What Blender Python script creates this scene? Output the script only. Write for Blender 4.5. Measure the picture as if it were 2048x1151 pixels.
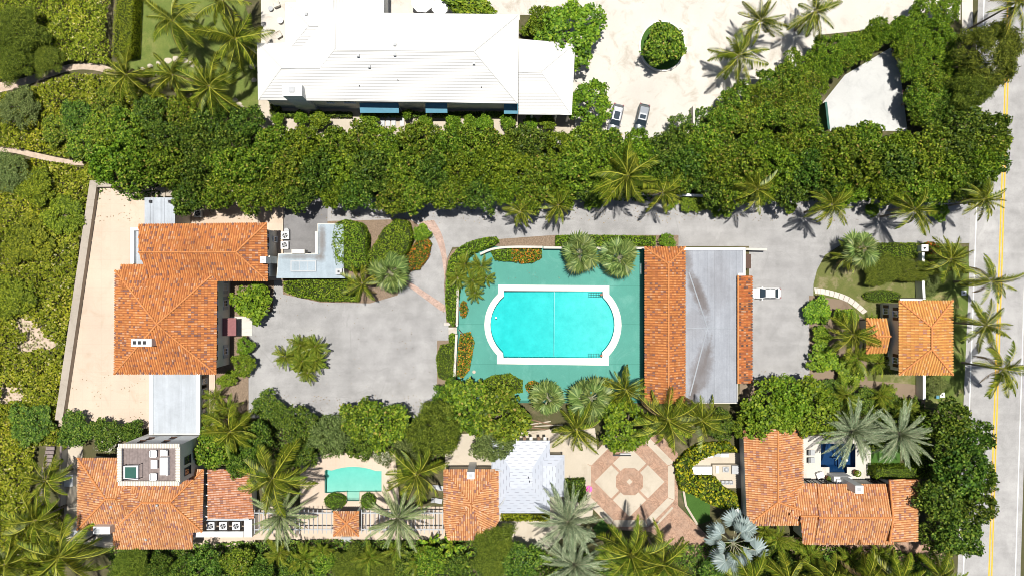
import bpy, math, random
import numpy as np
from mathutils import Vector, Matrix, geometry
for o in list(bpy.data.objects): bpy.data.objects.remove(o)
S = bpy.context.scene
COL = S.collection
H = 114.0          # flying height of the camera in metres
PXM = 12.0         # photograph pixels per metre on the ground
# ------------------------------------------------------------------ camera
cam = bpy.data.cameras.new('camera'); cam.sensor_width = 36; cam.sensor_fit = 'HORIZONTAL'
cam.lens = 18.0*H/(1024/PXM); cam.clip_start = 1; cam.clip_end = 3000
co = bpy.data.objects.new('camera', cam); COL.objects.link(co); co.location = (0, 0, H); S.camera = co
# ------------------------------------------------------------------ sky, sun, exposure
LIGHT = Vector((-0.15, -1.25, -12.0)).normalized()      # near-overhead summer sun
SUN = -LIGHT
wd = bpy.data.worlds.new('World'); S.world = wd; wd.use_nodes = True
nt = wd.node_tree; bg = nt.nodes['Background']
sky = nt.nodes.new('ShaderNodeTexSky'); sky.sky_type = 'NISHITA'; sky.sun_disc = False
sky.sun_elevation = math.asin(SUN.z); sky.sun_rotation = math.atan2(SUN.x, SUN.y)
nt.links.new(sky.outputs[0], bg.inputs[0]); bg.inputs[1].default_value = 0.05
sl = bpy.data.lights.new('sun', 'SUN'); sl.energy = 5.0; sl.angle = math.radians(0.53); sl.color = (1.0, 0.965, 0.90)
so = bpy.data.objects.new('sun', sl); COL.objects.link(so); so.location = (0, 0, 90)
so.rotation_euler = LIGHT.to_track_quat('-Z', 'Y').to_euler()
vs = S.view_settings; vs.view_transform = 'Standard'; vs.look = 'None'; vs.gamma = 1; vs.exposure = 0.28
vs.use_curve_mapping = False
S.cycles.filter_width = 0.9; S.cycles.max_bounces = 6; S.cycles.diffuse_bounces = 2; S.cycles.transparent_max_bounces = 8
S.cycles.transmission_bounces = 4; S.cycles.glossy_bounces = 2; S.cycles.caustics_refractive = False; S.cycles.caustics_reflective = False

# ------------------------------------------------------------------ helpers
R = math.radians
rnd = random.Random(7)
def W(x, y, z=0.0):
    """photo pixel seen at height z -> world metres"""
    f = (1 - z/H)/PXM
    return Vector(((x-1024)*f, (575.5-y)*f, z))
def WP(pts, z=0.0): return [W(x, y, z) for x, y in pts]
OFF = {}
def tag(o, label=None, cat=None, group=None, kind=None):
    if label: o['label'] = label
    if cat: o['category'] = cat
    if group: o['group'] = group
    if kind: o['kind'] = kind
    return o
def root(name, loc, label, cat, group=None):
    o = bpy.data.objects.new(name, None); COL.objects.link(o); o.location = loc; o.empty_display_size = .3
    OFF[o.name] = Vector(loc); return tag(o, label, cat, group)
def put(name, me, parent=None, base=None):
    o = bpy.data.objects.new(name, me); COL.objects.link(o)
    if parent is not None:
        o.parent = parent; OFF[o.name] = OFF.get(parent.name, Vector())
    return o
class MB:
    def __init__(s): s.v = []; s.f = []
    def add(s, vs, fs):
        n = len(s.v); s.v += [tuple(v) for v in vs]; s.f += [tuple(i+n for i in f) for f in fs]; return s
    def prism(s, pts, z0, z1, inset=0):
        """vertical prism over a world polygon (2D or 3D points)"""
        n = len(pts)
        a = sum(pts[i][0]*pts[(i+1)%n][1]-pts[(i+1)%n][0]*pts[i][1] for i in range(n))
        if a < 0: pts = pts[::-1]
        top = pts if not inset else shrink(pts, inset)
        vs = [(p[0], p[1], z0) for p in pts]+[(p[0], p[1], z1) for p in top]
        return s.add(vs, [tuple(range(n-1, -1, -1)), tuple(range(n, 2*n))]+[(i, (i+1) % n, n+(i+1) % n, n+i) for i in range(n)])
    def box(s, c, sx, sy, z0, z1, rz=0.0, taper=1.0):
        ca, sa = math.cos(rz), math.sin(rz); vs = []
        for z, k in ((z0, 1), (z1, taper)):
            for dx, dy in ((-1, -1), (1, -1), (1, 1), (-1, 1)):
                x, y = dx*sx/2*k, dy*sy/2*k
                vs.append((c[0]+x*ca-y*sa, c[1]+x*sa+y*ca, z))
        return s.add(vs, [(3, 2, 1, 0), (4, 5, 6, 7), (0, 1, 5, 4), (1, 2, 6, 5), (2, 3, 7, 6), (3, 0, 4, 7)])
    def tube(s, pts, rads, n=6, cap=True):
        base = len(s.v); m = len(pts); pts = [Vector(p) for p in pts]
        if not hasattr(rads, '__len__'): rads = [rads]*m
        for i, p in enumerate(pts):
            d = (pts[min(i+1, m-1)]-pts[max(i-1, 0)]).normalized()
            u = d.cross(Vector((0, 0, 1))) if abs(d.z) < .95 else d.cross(Vector((0, 1, 0)))
            u.normalize(); w = d.cross(u)
            for k in range(n):
                a = 2*math.pi*k/n
                s.v.append(tuple(p+(u*math.cos(a)+w*math.sin(a))*rads[i]))
        for i in range(m-1):
            for k in range(n):
                k2 = (k+1) % n
                s.f.append((base+i*n+k, base+i*n+k2, base+(i+1)*n+k2, base+(i+1)*n+k))
        if cap:
            s.f.append(tuple(base+(m-1)*n+k for k in range(n))); s.f.append(tuple(base+k for k in range(n-1, -1, -1)))
        return s
    def cyl(s, c, r, z0, z1, n=14, r2=None):
        r2 = r if r2 is None else r2
        a = [2*math.pi*k/n for k in range(n)]
        vs = [(c[0]+r*math.cos(t), c[1]+r*math.sin(t), z0) for t in a]+[(c[0]+r2*math.cos(t), c[1]+r2*math.sin(t), z1) for t in a]
        return s.add(vs, [tuple(range(n-1, -1, -1)), tuple(range(n, 2*n))]+[(i, (i+1) % n, n+(i+1) % n, n+i) for i in range(n)])
    def dome(s, c, rx, ry, rz, n=12, m=4):
        vs = []; fs = []
        for j in range(m):
            e = math.pi/2*j/m
            for k in range(n):
                a = 2*math.pi*k/n; vs.append((c[0]+rx*math.cos(e)*math.cos(a), c[1]+ry*math.cos(e)*math.sin(a), c[2]+rz*math.sin(e)))
        vs.append((c[0], c[1], c[2]+rz))
        for j in range(m-1):
            for k in range(n): fs.append((j*n+k, j*n+(k+1) % n, (j+1)*n+(k+1) % n, (j+1)*n+k))
        for k in range(n): fs.append(((m-1)*n+k, (m-1)*n+(k+1) % n, m*n))
        return s.add(vs, fs)
    def build(s, name, mat, parent=None, smooth=False, base=None):
        off = Vector()
        if parent is not None: off = OFF.get(parent.name, Vector())
        else:
            if base is None:
                xs = [v[0] for v in s.v]; ys = [v[1] for v in s.v]; zs = [v[2] for v in s.v]
                base = Vector(((min(xs)+max(xs))/2, (min(ys)+max(ys))/2, min(zs)))
            off = Vector(base)
        me = bpy.data.meshes.new(name)
        me.from_pydata([(v[0]-off[0], v[1]-off[1], v[2]-off[2]) for v in s.v], [], s.f)
        me.materials.append(mat)
        if smooth: me.polygons.foreach_set('use_smooth', [True]*len(me.polygons))
        me.update()
        o = put(name, me, parent)
        if parent is None: o.location = off; OFF[o.name] = off
        return o
def shrink(pts, d):
    """inset a simple polygon by d metres (positive = inwards)"""
    n = len(pts)
    a = sum(pts[i][0]*pts[(i+1)%n][1]-pts[(i+1)%n][0]*pts[i][1] for i in range(n))
    sg = 1 if a > 0 else -1; out = []
    for i in range(n):
        p0, p1, p2 = Vector(pts[i-1][:2]), Vector(pts[i][:2]), Vector(pts[(i+1) % n][:2])
        d1 = (p1-p0).normalized(); d2 = (p2-p1).normalized()
        n1 = Vector((-d1.y, d1.x))*sg; n2 = Vector((-d2.y, d2.x))*sg
        b = n1+n2; L = b.length_squared
        b = n1*d if L < .05 else b*(2*d/L)
        out.append((p1.x+b.x, p1.y+b.y))
    return out
def inside(x, y, poly):
    c = False; n = len(poly); j = n-1
    for i in range(n):
        xi, yi = poly[i][0], poly[i][1]; xj, yj = poly[j][0], poly[j][1]
        if (yi > y) != (yj > y) and x < (xj-xi)*(y-yi)/(yj-yi)+xi: c = not c
        j = i
    return c
def arc3(p0, pm, p1, n=12):
    """points of the circle arc p0-pm-p1"""
    ax, ay = p0; bx, by = pm; cx, cy = p1
    d = 2*(ax*(by-cy)+bx*(cy-ay)+cx*(ay-by))
    ux = ((ax*ax+ay*ay)*(by-cy)+(bx*bx+by*by)*(cy-ay)+(cx*cx+cy*cy)*(ay-by))/d
    uy = ((ax*ax+ay*ay)*(cx-bx)+(bx*bx+by*by)*(ax-cx)+(cx*cx+cy*cy)*(bx-ax))/d
    r = math.hypot(ax-ux, ay-uy)
    t0, tm, t1 = (math.atan2(p[1]-uy, p[0]-ux) for p in (p0, pm, p1))
    f = lambda t: (t-t0) % (2*math.pi)
    e = f(t1)
    if f(tm) > e: e -= 2*math.pi
    return [(ux+r*math.cos(t0+e*k/n), uy+r*math.sin(t0+e*k/n)) for k in range(n+1)]
def spline(pts, n=8):
    out = []; m = len(pts)
    for i in range(m-1):
        p0, p1, p2, p3 = pts[max(i-1, 0)], pts[i], pts[i+1], pts[min(i+2, m-1)]
        for k in range(n):
            t = k/n
            out.append(tuple(.5*((2*p1[a])+(-p0[a]+p2[a])*t+(2*p0[a]-5*p1[a]+4*p2[a]-p3[a])*t*t+(-p0[a]+3*p1[a]-3*p2[a]+p3[a])*t**3) for a in (0, 1)))
    out.append(tuple(pts[-1])); return out
def sheet(name, outline, z, mat, holes=(), parent=None, kind='structure', skirt=0.0):
    """flat sheet over a world polygon, with holes"""
    vs = []; ed = []
    for poly in [outline]+list(holes):
        b = len(vs); n = len(poly); vs += [Vector((p[0], p[1])) for p in poly]; ed += [(b+i, b+(i+1) % n) for i in range(n)]
    r = geometry.delaunay_2d_cdt(vs, ed, [], 0, 1e-4)
    m = MB(); v3 = [(v.x, v.y, z) for v in r[0]]; fs = []
    for f in r[2]:
        cx = sum(v3[i][0] for i in f)/3; cy = sum(v3[i][1] for i in f)/3
        if inside(cx, cy, outline) and not any(inside(cx, cy, h) for h in holes):
            a, b2, c = (v3[i] for i in f)
            if (b2[0]-a[0])*(c[1]-a[1])-(b2[1]-a[1])*(c[0]-a[0]) < 0: f = f[::-1]
            fs.append(tuple(f))
    m.add(v3, fs)
    if skirt:
        for poly in [outline]+list(holes):
            n = len(poly)
            for i in range(n):
                p, q = poly[i], poly[(i+1) % n]
                m.add([(p[0], p[1], z-skirt), (q[0], q[1], z-skirt), (q[0], q[1], z), (p[0], p[1], z)], [(0, 1, 2, 3)])
    o = m.build(name, mat, parent, base=None if parent else (outline[0][0], outline[0][1], z-skirt))
    if parent is None and kind: o['kind'] = kind
    return o
ORD = 'first second third fourth fifth sixth seventh eighth ninth tenth eleventh twelfth thirteenth fourteenth fifteenth sixteenth seventeenth eighteenth nineteenth twentieth twenty-first twenty-second twenty-third twenty-fourth twenty-fifth twenty-sixth twenty-seventh twenty-eighth twenty-ninth thirtieth thirty-first thirty-second thirty-third thirty-fourth thirty-fifth thirty-sixth'.split()

# ------------------------------------------------------------------ materials
MATS = {}
class NT:
    def __init__(s, name):
        s.m = bpy.data.materials.new(name); s.m.use_nodes = True; s.t = s.m.node_tree
        s.b = s.t.nodes['Principled BSDF']; s.o = s.t.nodes['Material Output']
        s.geo = None; MATS[name] = s.m
    def n(s, typ, ins=None, **kw):
        nd = s.t.nodes.new('ShaderNode'+typ)
        for k, v in kw.items(): setattr(nd, k, v)
        for k, v in (ins or {}).items(): s.i(nd, k, v)
        return nd
    def i(s, nd, k, v):
        if hasattr(v, 'is_output'): s.t.links.new(v, nd.inputs[k])
        else:
            if isinstance(v, (tuple, list)) and len(v) == 3 and nd.inputs[k].type == 'RGBA': v = (*v, 1)
            nd.inputs[k].default_value = v
    def pos(s):
        if s.geo is None: s.geo = s.n('NewGeometry')
        return s.geo.outputs['Position']
    def island(s):
        s.pos(); return s.geo.outputs['Random Per Island']
    def noise(s, scale, detail=3, rough=.55, dist=0.0, vec=None):
        return s.n('TexNoise', {'Vector': vec or s.pos(), 'Scale': scale, 'Detail': detail, 'Roughness': rough, 'Distortion': dist}).outputs['Fac']
    def ramp(s, fac, stops, interp='LINEAR'):
        r = s.n('ValToRGB', {'Fac': fac}); cr = r.color_ramp; cr.interpolation = interp
        while len(cr.elements) < len(stops): cr.elements.new(.5)
        for e, (p, c) in zip(cr.elements, stops):
            e.position = p; e.color = (*c, 1) if len(c) == 3 else c
        return r.outputs['Color']
    def mix(s, fac, a, b, mode='MIX'):
        nd = s.n('Mix', data_type='RGBA', blend_type=mode); nd.clamp_factor = True
        s.i(nd, 0, fac); s.i(nd, 6, (*a, 1) if isinstance(a, (tuple, list)) else a); s.i(nd, 7, (*b, 1) if isinstance(b, (tuple, list)) else b)
        return nd.outputs[2]
    def math(s, op, a, b=0.0, c=0.0):
        nd = s.n('Math', operation=op); s.i(nd, 0, a); s.i(nd, 1, b); s.i(nd, 2, c); return nd.outputs[0]
    def bump(s, h, strength=.3, dist=.05):
        nd = s.n('Bump', {'Height': h, 'Strength': strength, 'Distance': dist}); s.i(s.b, 'Normal', nd.outputs[0])
    def done(s, color, rough=.8, spec=.3, metal=0.0):
        s.i(s.b, 'Base Color', color); s.i(s.b, 'Roughness', rough); s.i(s.b, 'Specular IOR Level', spec); s.i(s.b, 'Metallic', metal); return s.m
def g3(v): return (v, v, v)
def plain(name, c, rough=.7, var=.12, scale=3.0, spec=.3, metal=0.0, bump=0.0):
    if name in MATS: return MATS[name]
    t = NT(name); f = t.noise(scale, 4)
    col = t.ramp(f, [(.25, tuple(x*(1-var) for x in c)), (.75, tuple(min(1, x*(1+var)) for x in c))])
    if bump: t.bump(t.noise(scale*6, 3), bump, .02)
    return t.done(col, rough, spec, metal)
def asphalt(name, c, seam=.6):
    t = NT(name)
    big = t.noise(.045, 4, .6); mid = t.noise(.35, 5, .65); fine = t.noise(9, 3, .7)
    col = t.ramp(big, [(.32, tuple(x*.88 for x in c)), (.52, c), (.66, tuple(x*1.10 for x in c))])
    col = t.mix(.55, col, t.ramp(mid, [(.3, g3(.62)), (.55, g3(1.0)), (.75, g3(1.25))]), 'MULTIPLY')
    col = t.mix(.6, col, t.ramp(fine, [(.3, g3(.72)), (.7, g3(1.2))]), 'MULTIPLY')
    for sc_, k_ in (((.05, .9, 1), .32), ((.8, .06, 1), .14)):                # wheel wear along the lanes
        mp = t.n('Mapping', {'Vector': t.pos(), 'Scale': sc_}); col = t.mix(k_, col, t.ramp(t.noise(1.0, 4, .6, 0, mp.outputs[0]), [(.35, g3(.84)), (.65, g3(1.1))]), 'MULTIPLY')
    oil = t.ramp(t.noise(.55, 3, .5), [(.70, g3(0)), (.78, g3(1))]); col = t.mix(t.math('MULTIPLY', oil, .25), col, tuple(x*.5 for x in c))
    cr = t.n('TexVoronoi', {'Vector': t.mix(.06, t.pos(), t.n('TexNoise', {'Vector': t.pos(), 'Scale': .8}).outputs['Color']), 'Scale': .16}, feature='DISTANCE_TO_EDGE')
    crack = t.math('MULTIPLY', t.math('LESS_THAN', cr.outputs['Distance'], .007), t.math('GREATER_THAN', t.noise(.12, 2), .52))
    col = t.mix(t.math('MULTIPLY', crack, seam*.6), col, tuple(x*.7 for x in c))
    wh = t.ramp(t.noise(.16, 6, .75, .6), [(.60, g3(0)), (.72, g3(1))])
    col = t.mix(t.math('MULTIPLY', wh, .2), col, tuple(min(.75, x*1.75) for x in c))
    t.bump(fine, .25, .01)
    return t.done(col, .9, .2)
M_ASPH = asphalt('drive_asphalt', (.338, .330, .324))
M_ROAD = asphalt('road_asphalt', (.372, .362, .352), .35)
M_SERV = asphalt('service_court', (.20, .195, .195), .8)
def concrete(name, c, joint=0.0, stain=(.55, .42, .28), sa=.35):
    t = NT(name)
    col = t.ramp(t.noise(.11, 5, .62), [(.3, tuple(x*.86 for x in c)), (.6, c), (.75, tuple(min(.9, x*1.06) for x in c))])
    st = t.ramp(t.noise(.33, 6, .7, .8), [(.52, g3(0)), (.72, g3(1))])
    col = t.mix(t.math('MULTIPLY', st, sa), col, stain)
    col = t.mix(.4, col, t.ramp(t.noise(7, 3, .7), [(.3, g3(.85)), (.7, g3(1.1))]), 'MULTIPLY')
    if joint:
        sp = t.n('SeparateXYZ', {0: t.pos()})
        fx = t.math('LESS_THAN', t.math('FRACT', t.math('DIVIDE', sp.outputs[0], joint)), .035/joint)
        fy = t.math('LESS_THAN', t.math('FRACT', t.math('DIVIDE', sp.outputs[1], joint)), .035/joint)
        col = t.mix(t.math('MULTIPLY', t.math('MAXIMUM', fx, fy), .22), col, tuple(x*.5 for x in c))
    return t.done(col, .85, .25)
M_TERR = concrete('terrace_limestone', (.565, .46, .365), 1.55, (.37, .27, .18), .3)
M_TERRS = concrete('terrace_slab', (.555, .45, .355), 1.55, (.38, .28, .19), .38)
M_PARA = concrete('weathered_parapet', (.40, .35, .29), 0, (.20, .17, .13), .5)
M_COURT = concrete('white_concrete', (.565, .53, .475), 0, (.28, .22, .15), .62)
M_SPORT = concrete('sport_court', (.52, .52, .505), 0, (.24, .24, .245), .35)
M_CREAM = concrete('cream_stone', (.49, .43, .345), 0, (.31, .25, .19), .45)
M_COPE = plain('pool_coping', (.66, .63, .575), .6, .06, 1.0)
M_DECK = concrete('green_pool_deck', (.082, .285, .232), 0, (.125, .335, .28), .8)
M_DECKJ = plain('deck_joint', (.035, .15, .115), .9, .1, 2)
M_DIRT = concrete('garden_soil', (.22, .165, .115), 0, (.09, .065, .04), .8)
M_MULCH = plain('mulch', (.21, .155, .11), .95, .45, 5, .1, bump=.5)
M_SAND = plain('sand', (.47, .37, .29), .95, .22, 1.4, .1, bump=.4)
M_WHITEW = plain('white_stucco', (.74, .74, .72), .85, .05, .8)
M_CREAMW = plain('cream_stucco', (.66, .62, .54), .85, .07, .8)
M_TRIM = plain('white_paint', (.80, .80, .79), .5, .03, 2)
M_BLUEAWN = plain('blue_awning_canvas', (.10, .255, .345), .8, .08, 2)
M_GLASS = NT('window_glass').done((.03, .045, .06), .08, .8)
M_DARKM = plain('dark_bronze_metal', (.045, .04, .04), .5, .2, 4)
M_BROWN = plain('brown_shutter', (.07, .035, .022), .6, .2, 4)
M_RED = plain('faded_red_canvas', (.24, .10, .10), .8, .15, 3)
M_GREYM = plain('grey_metal', (.36, .37, .38), .45, .1, 3, .5)
M_BLACK = plain('black_plastic', (.02, .02, .022), .5, .1, 4)
M_WOODD = plain('grey_weathered_wood', (.21, .17, .16), .85, .25, 2.2)
M_WOODB = plain('brown_wood', (.19, .12, .075), .8, .25, 3)
M_YEL = plain('yellow_road_paint', (.66, .40, .035), .8, .15, 2)
M_WPAINT = plain('white_road_paint', (.70, .70, .68), .8, .12, 2)
M_PINK = plain('pink_vinyl', (.85, .12, .42), .4, .05, 2)
M_GREENP = plain('dark_green_paint', (.02, .09, .07), .6, .1, 2)
M_FLOWER = plain('potted_terracotta', (.33, .13, .07), .8, .1, 2)
def bricks(name, c, scale, rot=0.0):
    t = NT(name)
    mp = t.n('Mapping', {'Vector': t.pos(), 'Rotation': (0, 0, rot)})
    br = t.n('TexBrick', {'Vector': mp.outputs[0], 'Scale': scale, 'Color1': tuple(x*1.15 for x in c), 'Color2': tuple(x*.75 for x in c), 'Mortar': (.38, .31, .25), 'Mortar Size': .018, 'Brick Width': .5, 'Row Height': .25})
    col = t.mix(.7, br.outputs['Color'], t.ramp(t.noise(1.1, 5, .7), [(.28, g3(.62)), (.7, g3(1.3))]), 'MULTIPLY')
    t.bump(br.outputs['Fac'], -.25, .02)
    return t.done(col, .9, .2)
M_BRICK = bricks('brick_paving', (.36, .215, .145), 2.0, R(45))
M_PINKB = bricks('pink_brick_band', (.43, .30, .25), 2.2, R(30))
def grass(name, a, b, dry=(.30, .24, .10), da=.5):
    t = NT(name)
    col = t.ramp(t.noise(.5, 6, .7), [(.3, a), (.7, b)])
    d = t.ramp(t.noise(.22, 5, .7), [(.52, g3(0)), (.68, g3(1))])
    col = t.mix(t.math('MULTIPLY', d, da), col, dry)
    f = t.noise(14, 3, .8)
    col = t.mix(.7, col, t.ramp(f, [(.3, g3(.55)), (.7, g3(1.3))]), 'MULTIPLY')
    t.bump(f, .6, .05); return t.done(col, .9, .15)
M_LAWN = grass('lawn', (.10, .145, .03), (.17, .20, .05), (.28, .25, .10), .5)
M_VERGE = grass('verge_grass', (.08, .12, .022), (.13, .165, .04), (.33, .27, .13), .9)
M_DRYG = grass('dry_garden_grass', (.095, .12, .028), (.16, .16, .055), (.30, .245, .15), 1.0)
M_TURF = grass('artificial_turf', (.045, .105, .018), (.06, .13, .025), (.05, .1, .02), .1)
M_GROUND = grass('ground_soil', (.10, .085, .045), (.075, .08, .03), (.23, .18, .12), .6)
# ---- barrel tile: colour per tile
def tilemat(name, stops, pink=0.0):
    t = NT(name)
    col = t.ramp(t.island(), stops)
    st = t.ramp(t.noise(.55, 5, .7), [(.30, g3(.62)), (.52, g3(1.0)), (.75, g3(1.12))])
    col = t.mix(.75, col, st, 'MULTIPLY')
    col = t.mix(.55, col, t.ramp(t.noise(.13, 4, .65), [(.32, (.72, .70, .74)), (.5, g3(1)), (.7, (1.1, 1.12, 1.15))]), 'MULTIPLY')
    dk = t.ramp(t.noise(2.6, 5, .75), [(.56, g3(0)), (.72, g3(1))])
    col = t.mix(t.math('MULTIPLY', dk, .45), col, (.14, .075, .05))
    return t.done(col, .85, .25)
M_TILE = tilemat('terracotta_tile', [(0, (.20, .11, .095)), (.11, (.24, .11, .08)), (.17, (.41, .15, .055)), (.4, (.50, .185, .06)), (.7, (.54, .21, .066)), (.9, (.57, .25, .085)), (1, (.52, .31, .20))])
M_TILE2 = tilemat('pale_terracotta_tile', [(0, (.29, .16, .14)), (.12, (.35, .18, .14)), (.18, (.50, .235, .11)), (.5, (.58, .285, .125)), (.8, (.61, .325, .145)), (1, (.58, .39, .27))])
M_TILE3 = tilemat('golden_terracotta_tile', [(0, (.35, .17, .14)), (.07, (.46, .22, .13)), (.1, (.54, .25, .065)), (.5, (.60, .295, .08)), (.85, (.63, .33, .10)), (1, (.60, .38, .19))])
M_TILE4 = tilemat('pinkish_terracotta_tile', [(0, (.24, .14, .125)), (.15, (.32, .17, .14)), (.25, (.48, .235, .15)), (.6, (.55, .295, .20)), (1, (.57, .37, .28))])
M_TILED = tilemat('mossy_terracotta_tile', [(0, (.08, .055, .05)), (.2, (.15, .08, .065)), (.3, (.29, .095, .045)), (.6, (.46, .13, .037)), (.85, (.52, .19, .06)), (1, (.45, .28, .18))])
M_PAN = plain('terracotta_pan', (.33, .118, .042), .9, .3, 2.0, .15)
M_PAN3 = plain('golden_terracotta_pan', (.42, .175, .055), .9, .3, 2.0, .15)
M_TUBE = plain('ridge_mortar_tile', (.52, .205, .07), .85, .25, 2)
M_WROOF = plain('white_metal_roof', (.60, .59, .565), .6, .03, .3, .2)
M_FLAT = None
def flatroof(name, c, stain, sa=.6, ells=()):
    t = NT(name)
    col = t.ramp(t.noise(.4, 5, .65), [(.3, tuple(x*.88 for x in c)), (.7, tuple(x*1.1 for x in c))])
    mp = t.n('Mapping', {'Vector': t.pos(), 'Scale': (1.6, .07, 1)})
    col = t.mix(.5, col, t.ramp(t.noise(1.0, 5, .7, .2, mp.outputs[0]), [(.3, g3(.78)), (.7, g3(1.15))]), 'MULTIPLY')
    wob = t.math('MULTIPLY', t.math('SUBTRACT', t.noise(.9, 5, .7), .5), 1.1)
    for (x, y, z, ax, ay, an, k) in ells:                         # dried puddle marks on the roofing
        p = W(x, y, z); m2 = t.n('Mapping', {'Vector': t.pos(), 'Location': (-p.x, -p.y, -p.z)}, vector_type='POINT')
        m3 = t.n('Mapping', {'Vector': m2.outputs[0], 'Rotation': (0, 0, an)}); m4 = t.n('Mapping', {'Vector': m3.outputs[0], 'Scale': (1/ax, 1/ay, 0)})
        d = t.n('VectorMath', {0: m4.outputs[0]}, operation='LENGTH').outputs['Value']
        f = t.ramp(t.math('ADD', d, wob), [(.05, g3(1)), (.55, g3(.75)), (1.0, g3(0))])
        col = t.mix(t.math('MULTIPLY', f, sa*k), col, stain)
    col = t.mix(.45, col, t.ramp(t.noise(6, 4, .7), [(.3, g3(.78)), (.7, g3(1.15))]), 'MULTIPLY')
    return t.done(col, .7, .2)
M_FLAT = flatroof('grey_flat_roof', (.285, .30, .33), (.12, .10, .092), .95, [(1397, 588, 3.9, 1.3, 4.8, R(-22), 1), (1402, 740, 3.9, 1.9, 6.0, R(14), .85), (1440, 560, 3.9, 2.5, 6, 0, .22), (1390, 650, 3.9, 2.5, 3, 0, .25), (1375, 520, 3.9, 1.0, 2.2, R(-10), .6), (1384, 790, 3.9, .7, 3.0, R(12), .9), (1415, 705, 3.9, .35, 3.5, R(14), .5)])
M_FLATB = flatroof('pale_blue_flat_roof', (.33, .39, .435), (.165, .145, .13), .85, [(644, 482, 3.4, .8, 3.4, 0, 1), (600, 513, 3.4, 4.6, .55, 0, .8), (642, 515, 3.4, 1.0, 1.0, 0, .7)])
M_FLATW = flatroof('pale_white_flat_roof', (.40, .43, .465), (.25, .25, .25), .3)
M_SEAM = plain('roof_seam_bitumen', (.16, .165, .175), .9, .2, 2)
# ---- leaves
def leafmat(name, stops, trans=.25, rough=.5, objvar=.3, spec=.35, big=.35):
    t = NT(name)
    col = t.ramp(t.island(), stops)
    oi = t.n('ObjectInfo')
    v = t.math('ADD', t.math('MULTIPLY', oi.outputs['Random'], objvar), 1-objvar*.5)
    hsv = t.n('HueSaturation', {'Color': col, 'Value': v, 'Hue': t.math('ADD', t.math('MULTIPLY', oi.outputs['Random'], .03), .488)})
    col = t.mix(big, hsv.outputs[0], t.ramp(t.noise(.16, 4, .6), [(.3, (.70, .75, .7)), (.5, g3(1)), (.72, (1.5, 1.3, .95))]), 'MULTIPLY')
    t.done(col, rough, spec)
    tr = t.n('BsdfTranslucent', {'Color': t.mix(1, col, (1.0, 1.25, .45), 'MULTIPLY')})
    mx = t.n('MixShader', {0: trans, 1: t.b.outputs[0], 2: tr.outputs[0]})
    t.t.links.new(mx.outputs[0], t.o.inputs[0]); return t.m
L_GRAPE = leafmat('sea_grape_leaf', [(0, (0.025, 0.052, 0.006)), (.35, (0.085, 0.144, 0.012)), (.7, (0.169, 0.246, 0.019)), (.93, (0.265, 0.315, 0.029)), (1, (0.305, 0.218, 0.066))], .08, .5, .22, .14)
L_DARK = leafmat('dark_green_leaf', [(0, (0.016, 0.036, 0.006)), (.4, (0.058, 0.112, 0.013)), (.8, (0.127, 0.197, 0.021)), (1, (0.211, 0.248, 0.040))], .08, .5, .22, .14)
L_HEDGE = leafmat('hedge_leaf', [(0, (0.033, 0.066, 0.006)), (.4, (0.104, 0.182, 0.012)), (.8, (0.181, 0.270, 0.018)), (1, (0.275, 0.319, 0.029))], .08, .5, .22, .14)
L_LIME = leafmat('lime_hedge_leaf', [(0, (.12, .16, .008)), (.5, (.22, .25, .012)), (1, (.33, .33, .02))], .16, .55, .2, .12)
L_SCRUB = leafmat('dune_scrub_leaf', [(0, (0.054, 0.081, 0.005)), (.35, (0.150, 0.190, 0.011)), (.75, (0.258, 0.287, 0.018)), (.97, (0.360, 0.345, 0.060)), (1, (0.504, 0.460, 0.288))], .08, .55, .3, .12, .65)
L_DRY = leafmat('dry_grass_blade', [(0, (.20, .18, .08)), (.5, (.33, .29, .15)), (1, (.46, .41, .26))])
L_DUNE = leafmat('dune_bush_leaf', [(0, (.035, .055, .004)), (.5, (.115, .155, .009)), (1, (.22, .25, .02))], .08, .55, .2, .1, .6)
L_FUZZ = leafmat('casuarina_needle', [(0, (.022, .036, .005)), (.4, (.075, .105, .011)), (.8, (.15, .185, .02)), (1, (.22, .25, .03))], .08, .6, .3, .1)
L_OLIVE = leafmat('grey_green_leaf', [(0, (0.060, 0.086, 0.023)), (.5, (0.120, 0.159, 0.041)), (1, (0.200, 0.241, 0.081))], .15, .6, .3, .12)
L_YEL = leafmat('croton_leaf', [(0, (.03, .06, .006)), (.4, (.10, .15, .010)), (.7, (.24, .25, .014)), (.9, (.42, .38, .02)), (1, (.48, .36, .03))], .1, .55, .2, .15)
L_FLOW = leafmat('ixora_leaf', [(0, (.08, .13, .01)), (.45, (.15, .20, .015)), (.68, (.2, .18, .02)), (.72, (.50, .13, .02)), (.9, (.55, .17, .03)), (1, (.5, .25, .05))], .15, .55, .2, .12)
L_BLOOM = leafmat('white_blossom', [(0, (.06, .10, .015)), (.6, (.11, .15, .02)), (.65, (.6, .58, .42)), (1, (.7, .68, .55))], .2)
L_COCO = leafmat('coconut_leaflet', [(0, (0.033, 0.054, 0.006)), (.4, (0.094, 0.129, 0.009)), (.8, (0.198, 0.230, 0.014)), (1, (0.341, 0.336, 0.033))], .12, .42, .25, .3)
L_DEAD = leafmat('dead_frond_leaflet', [(0, (.10, .065, .03)), (.5, (.20, .14, .065)), (1, (.32, .24, .12))], .1, .7, .2, .1, .1)
L_DATE = leafmat('date_palm_leaflet', [(0, (.08, .11, .06)), (.5, (.21, .27, .145)), (1, (.42, .47, .30))], .12, .5, .2, .2, .15)
L_FAN = leafmat('fan_palm_leaf', [(0, (.08, .13, .03)), (.5, (.16, .22, .055)), (1, (.27, .32, .10))], .2, .45, .25, .25, .2)
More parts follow.
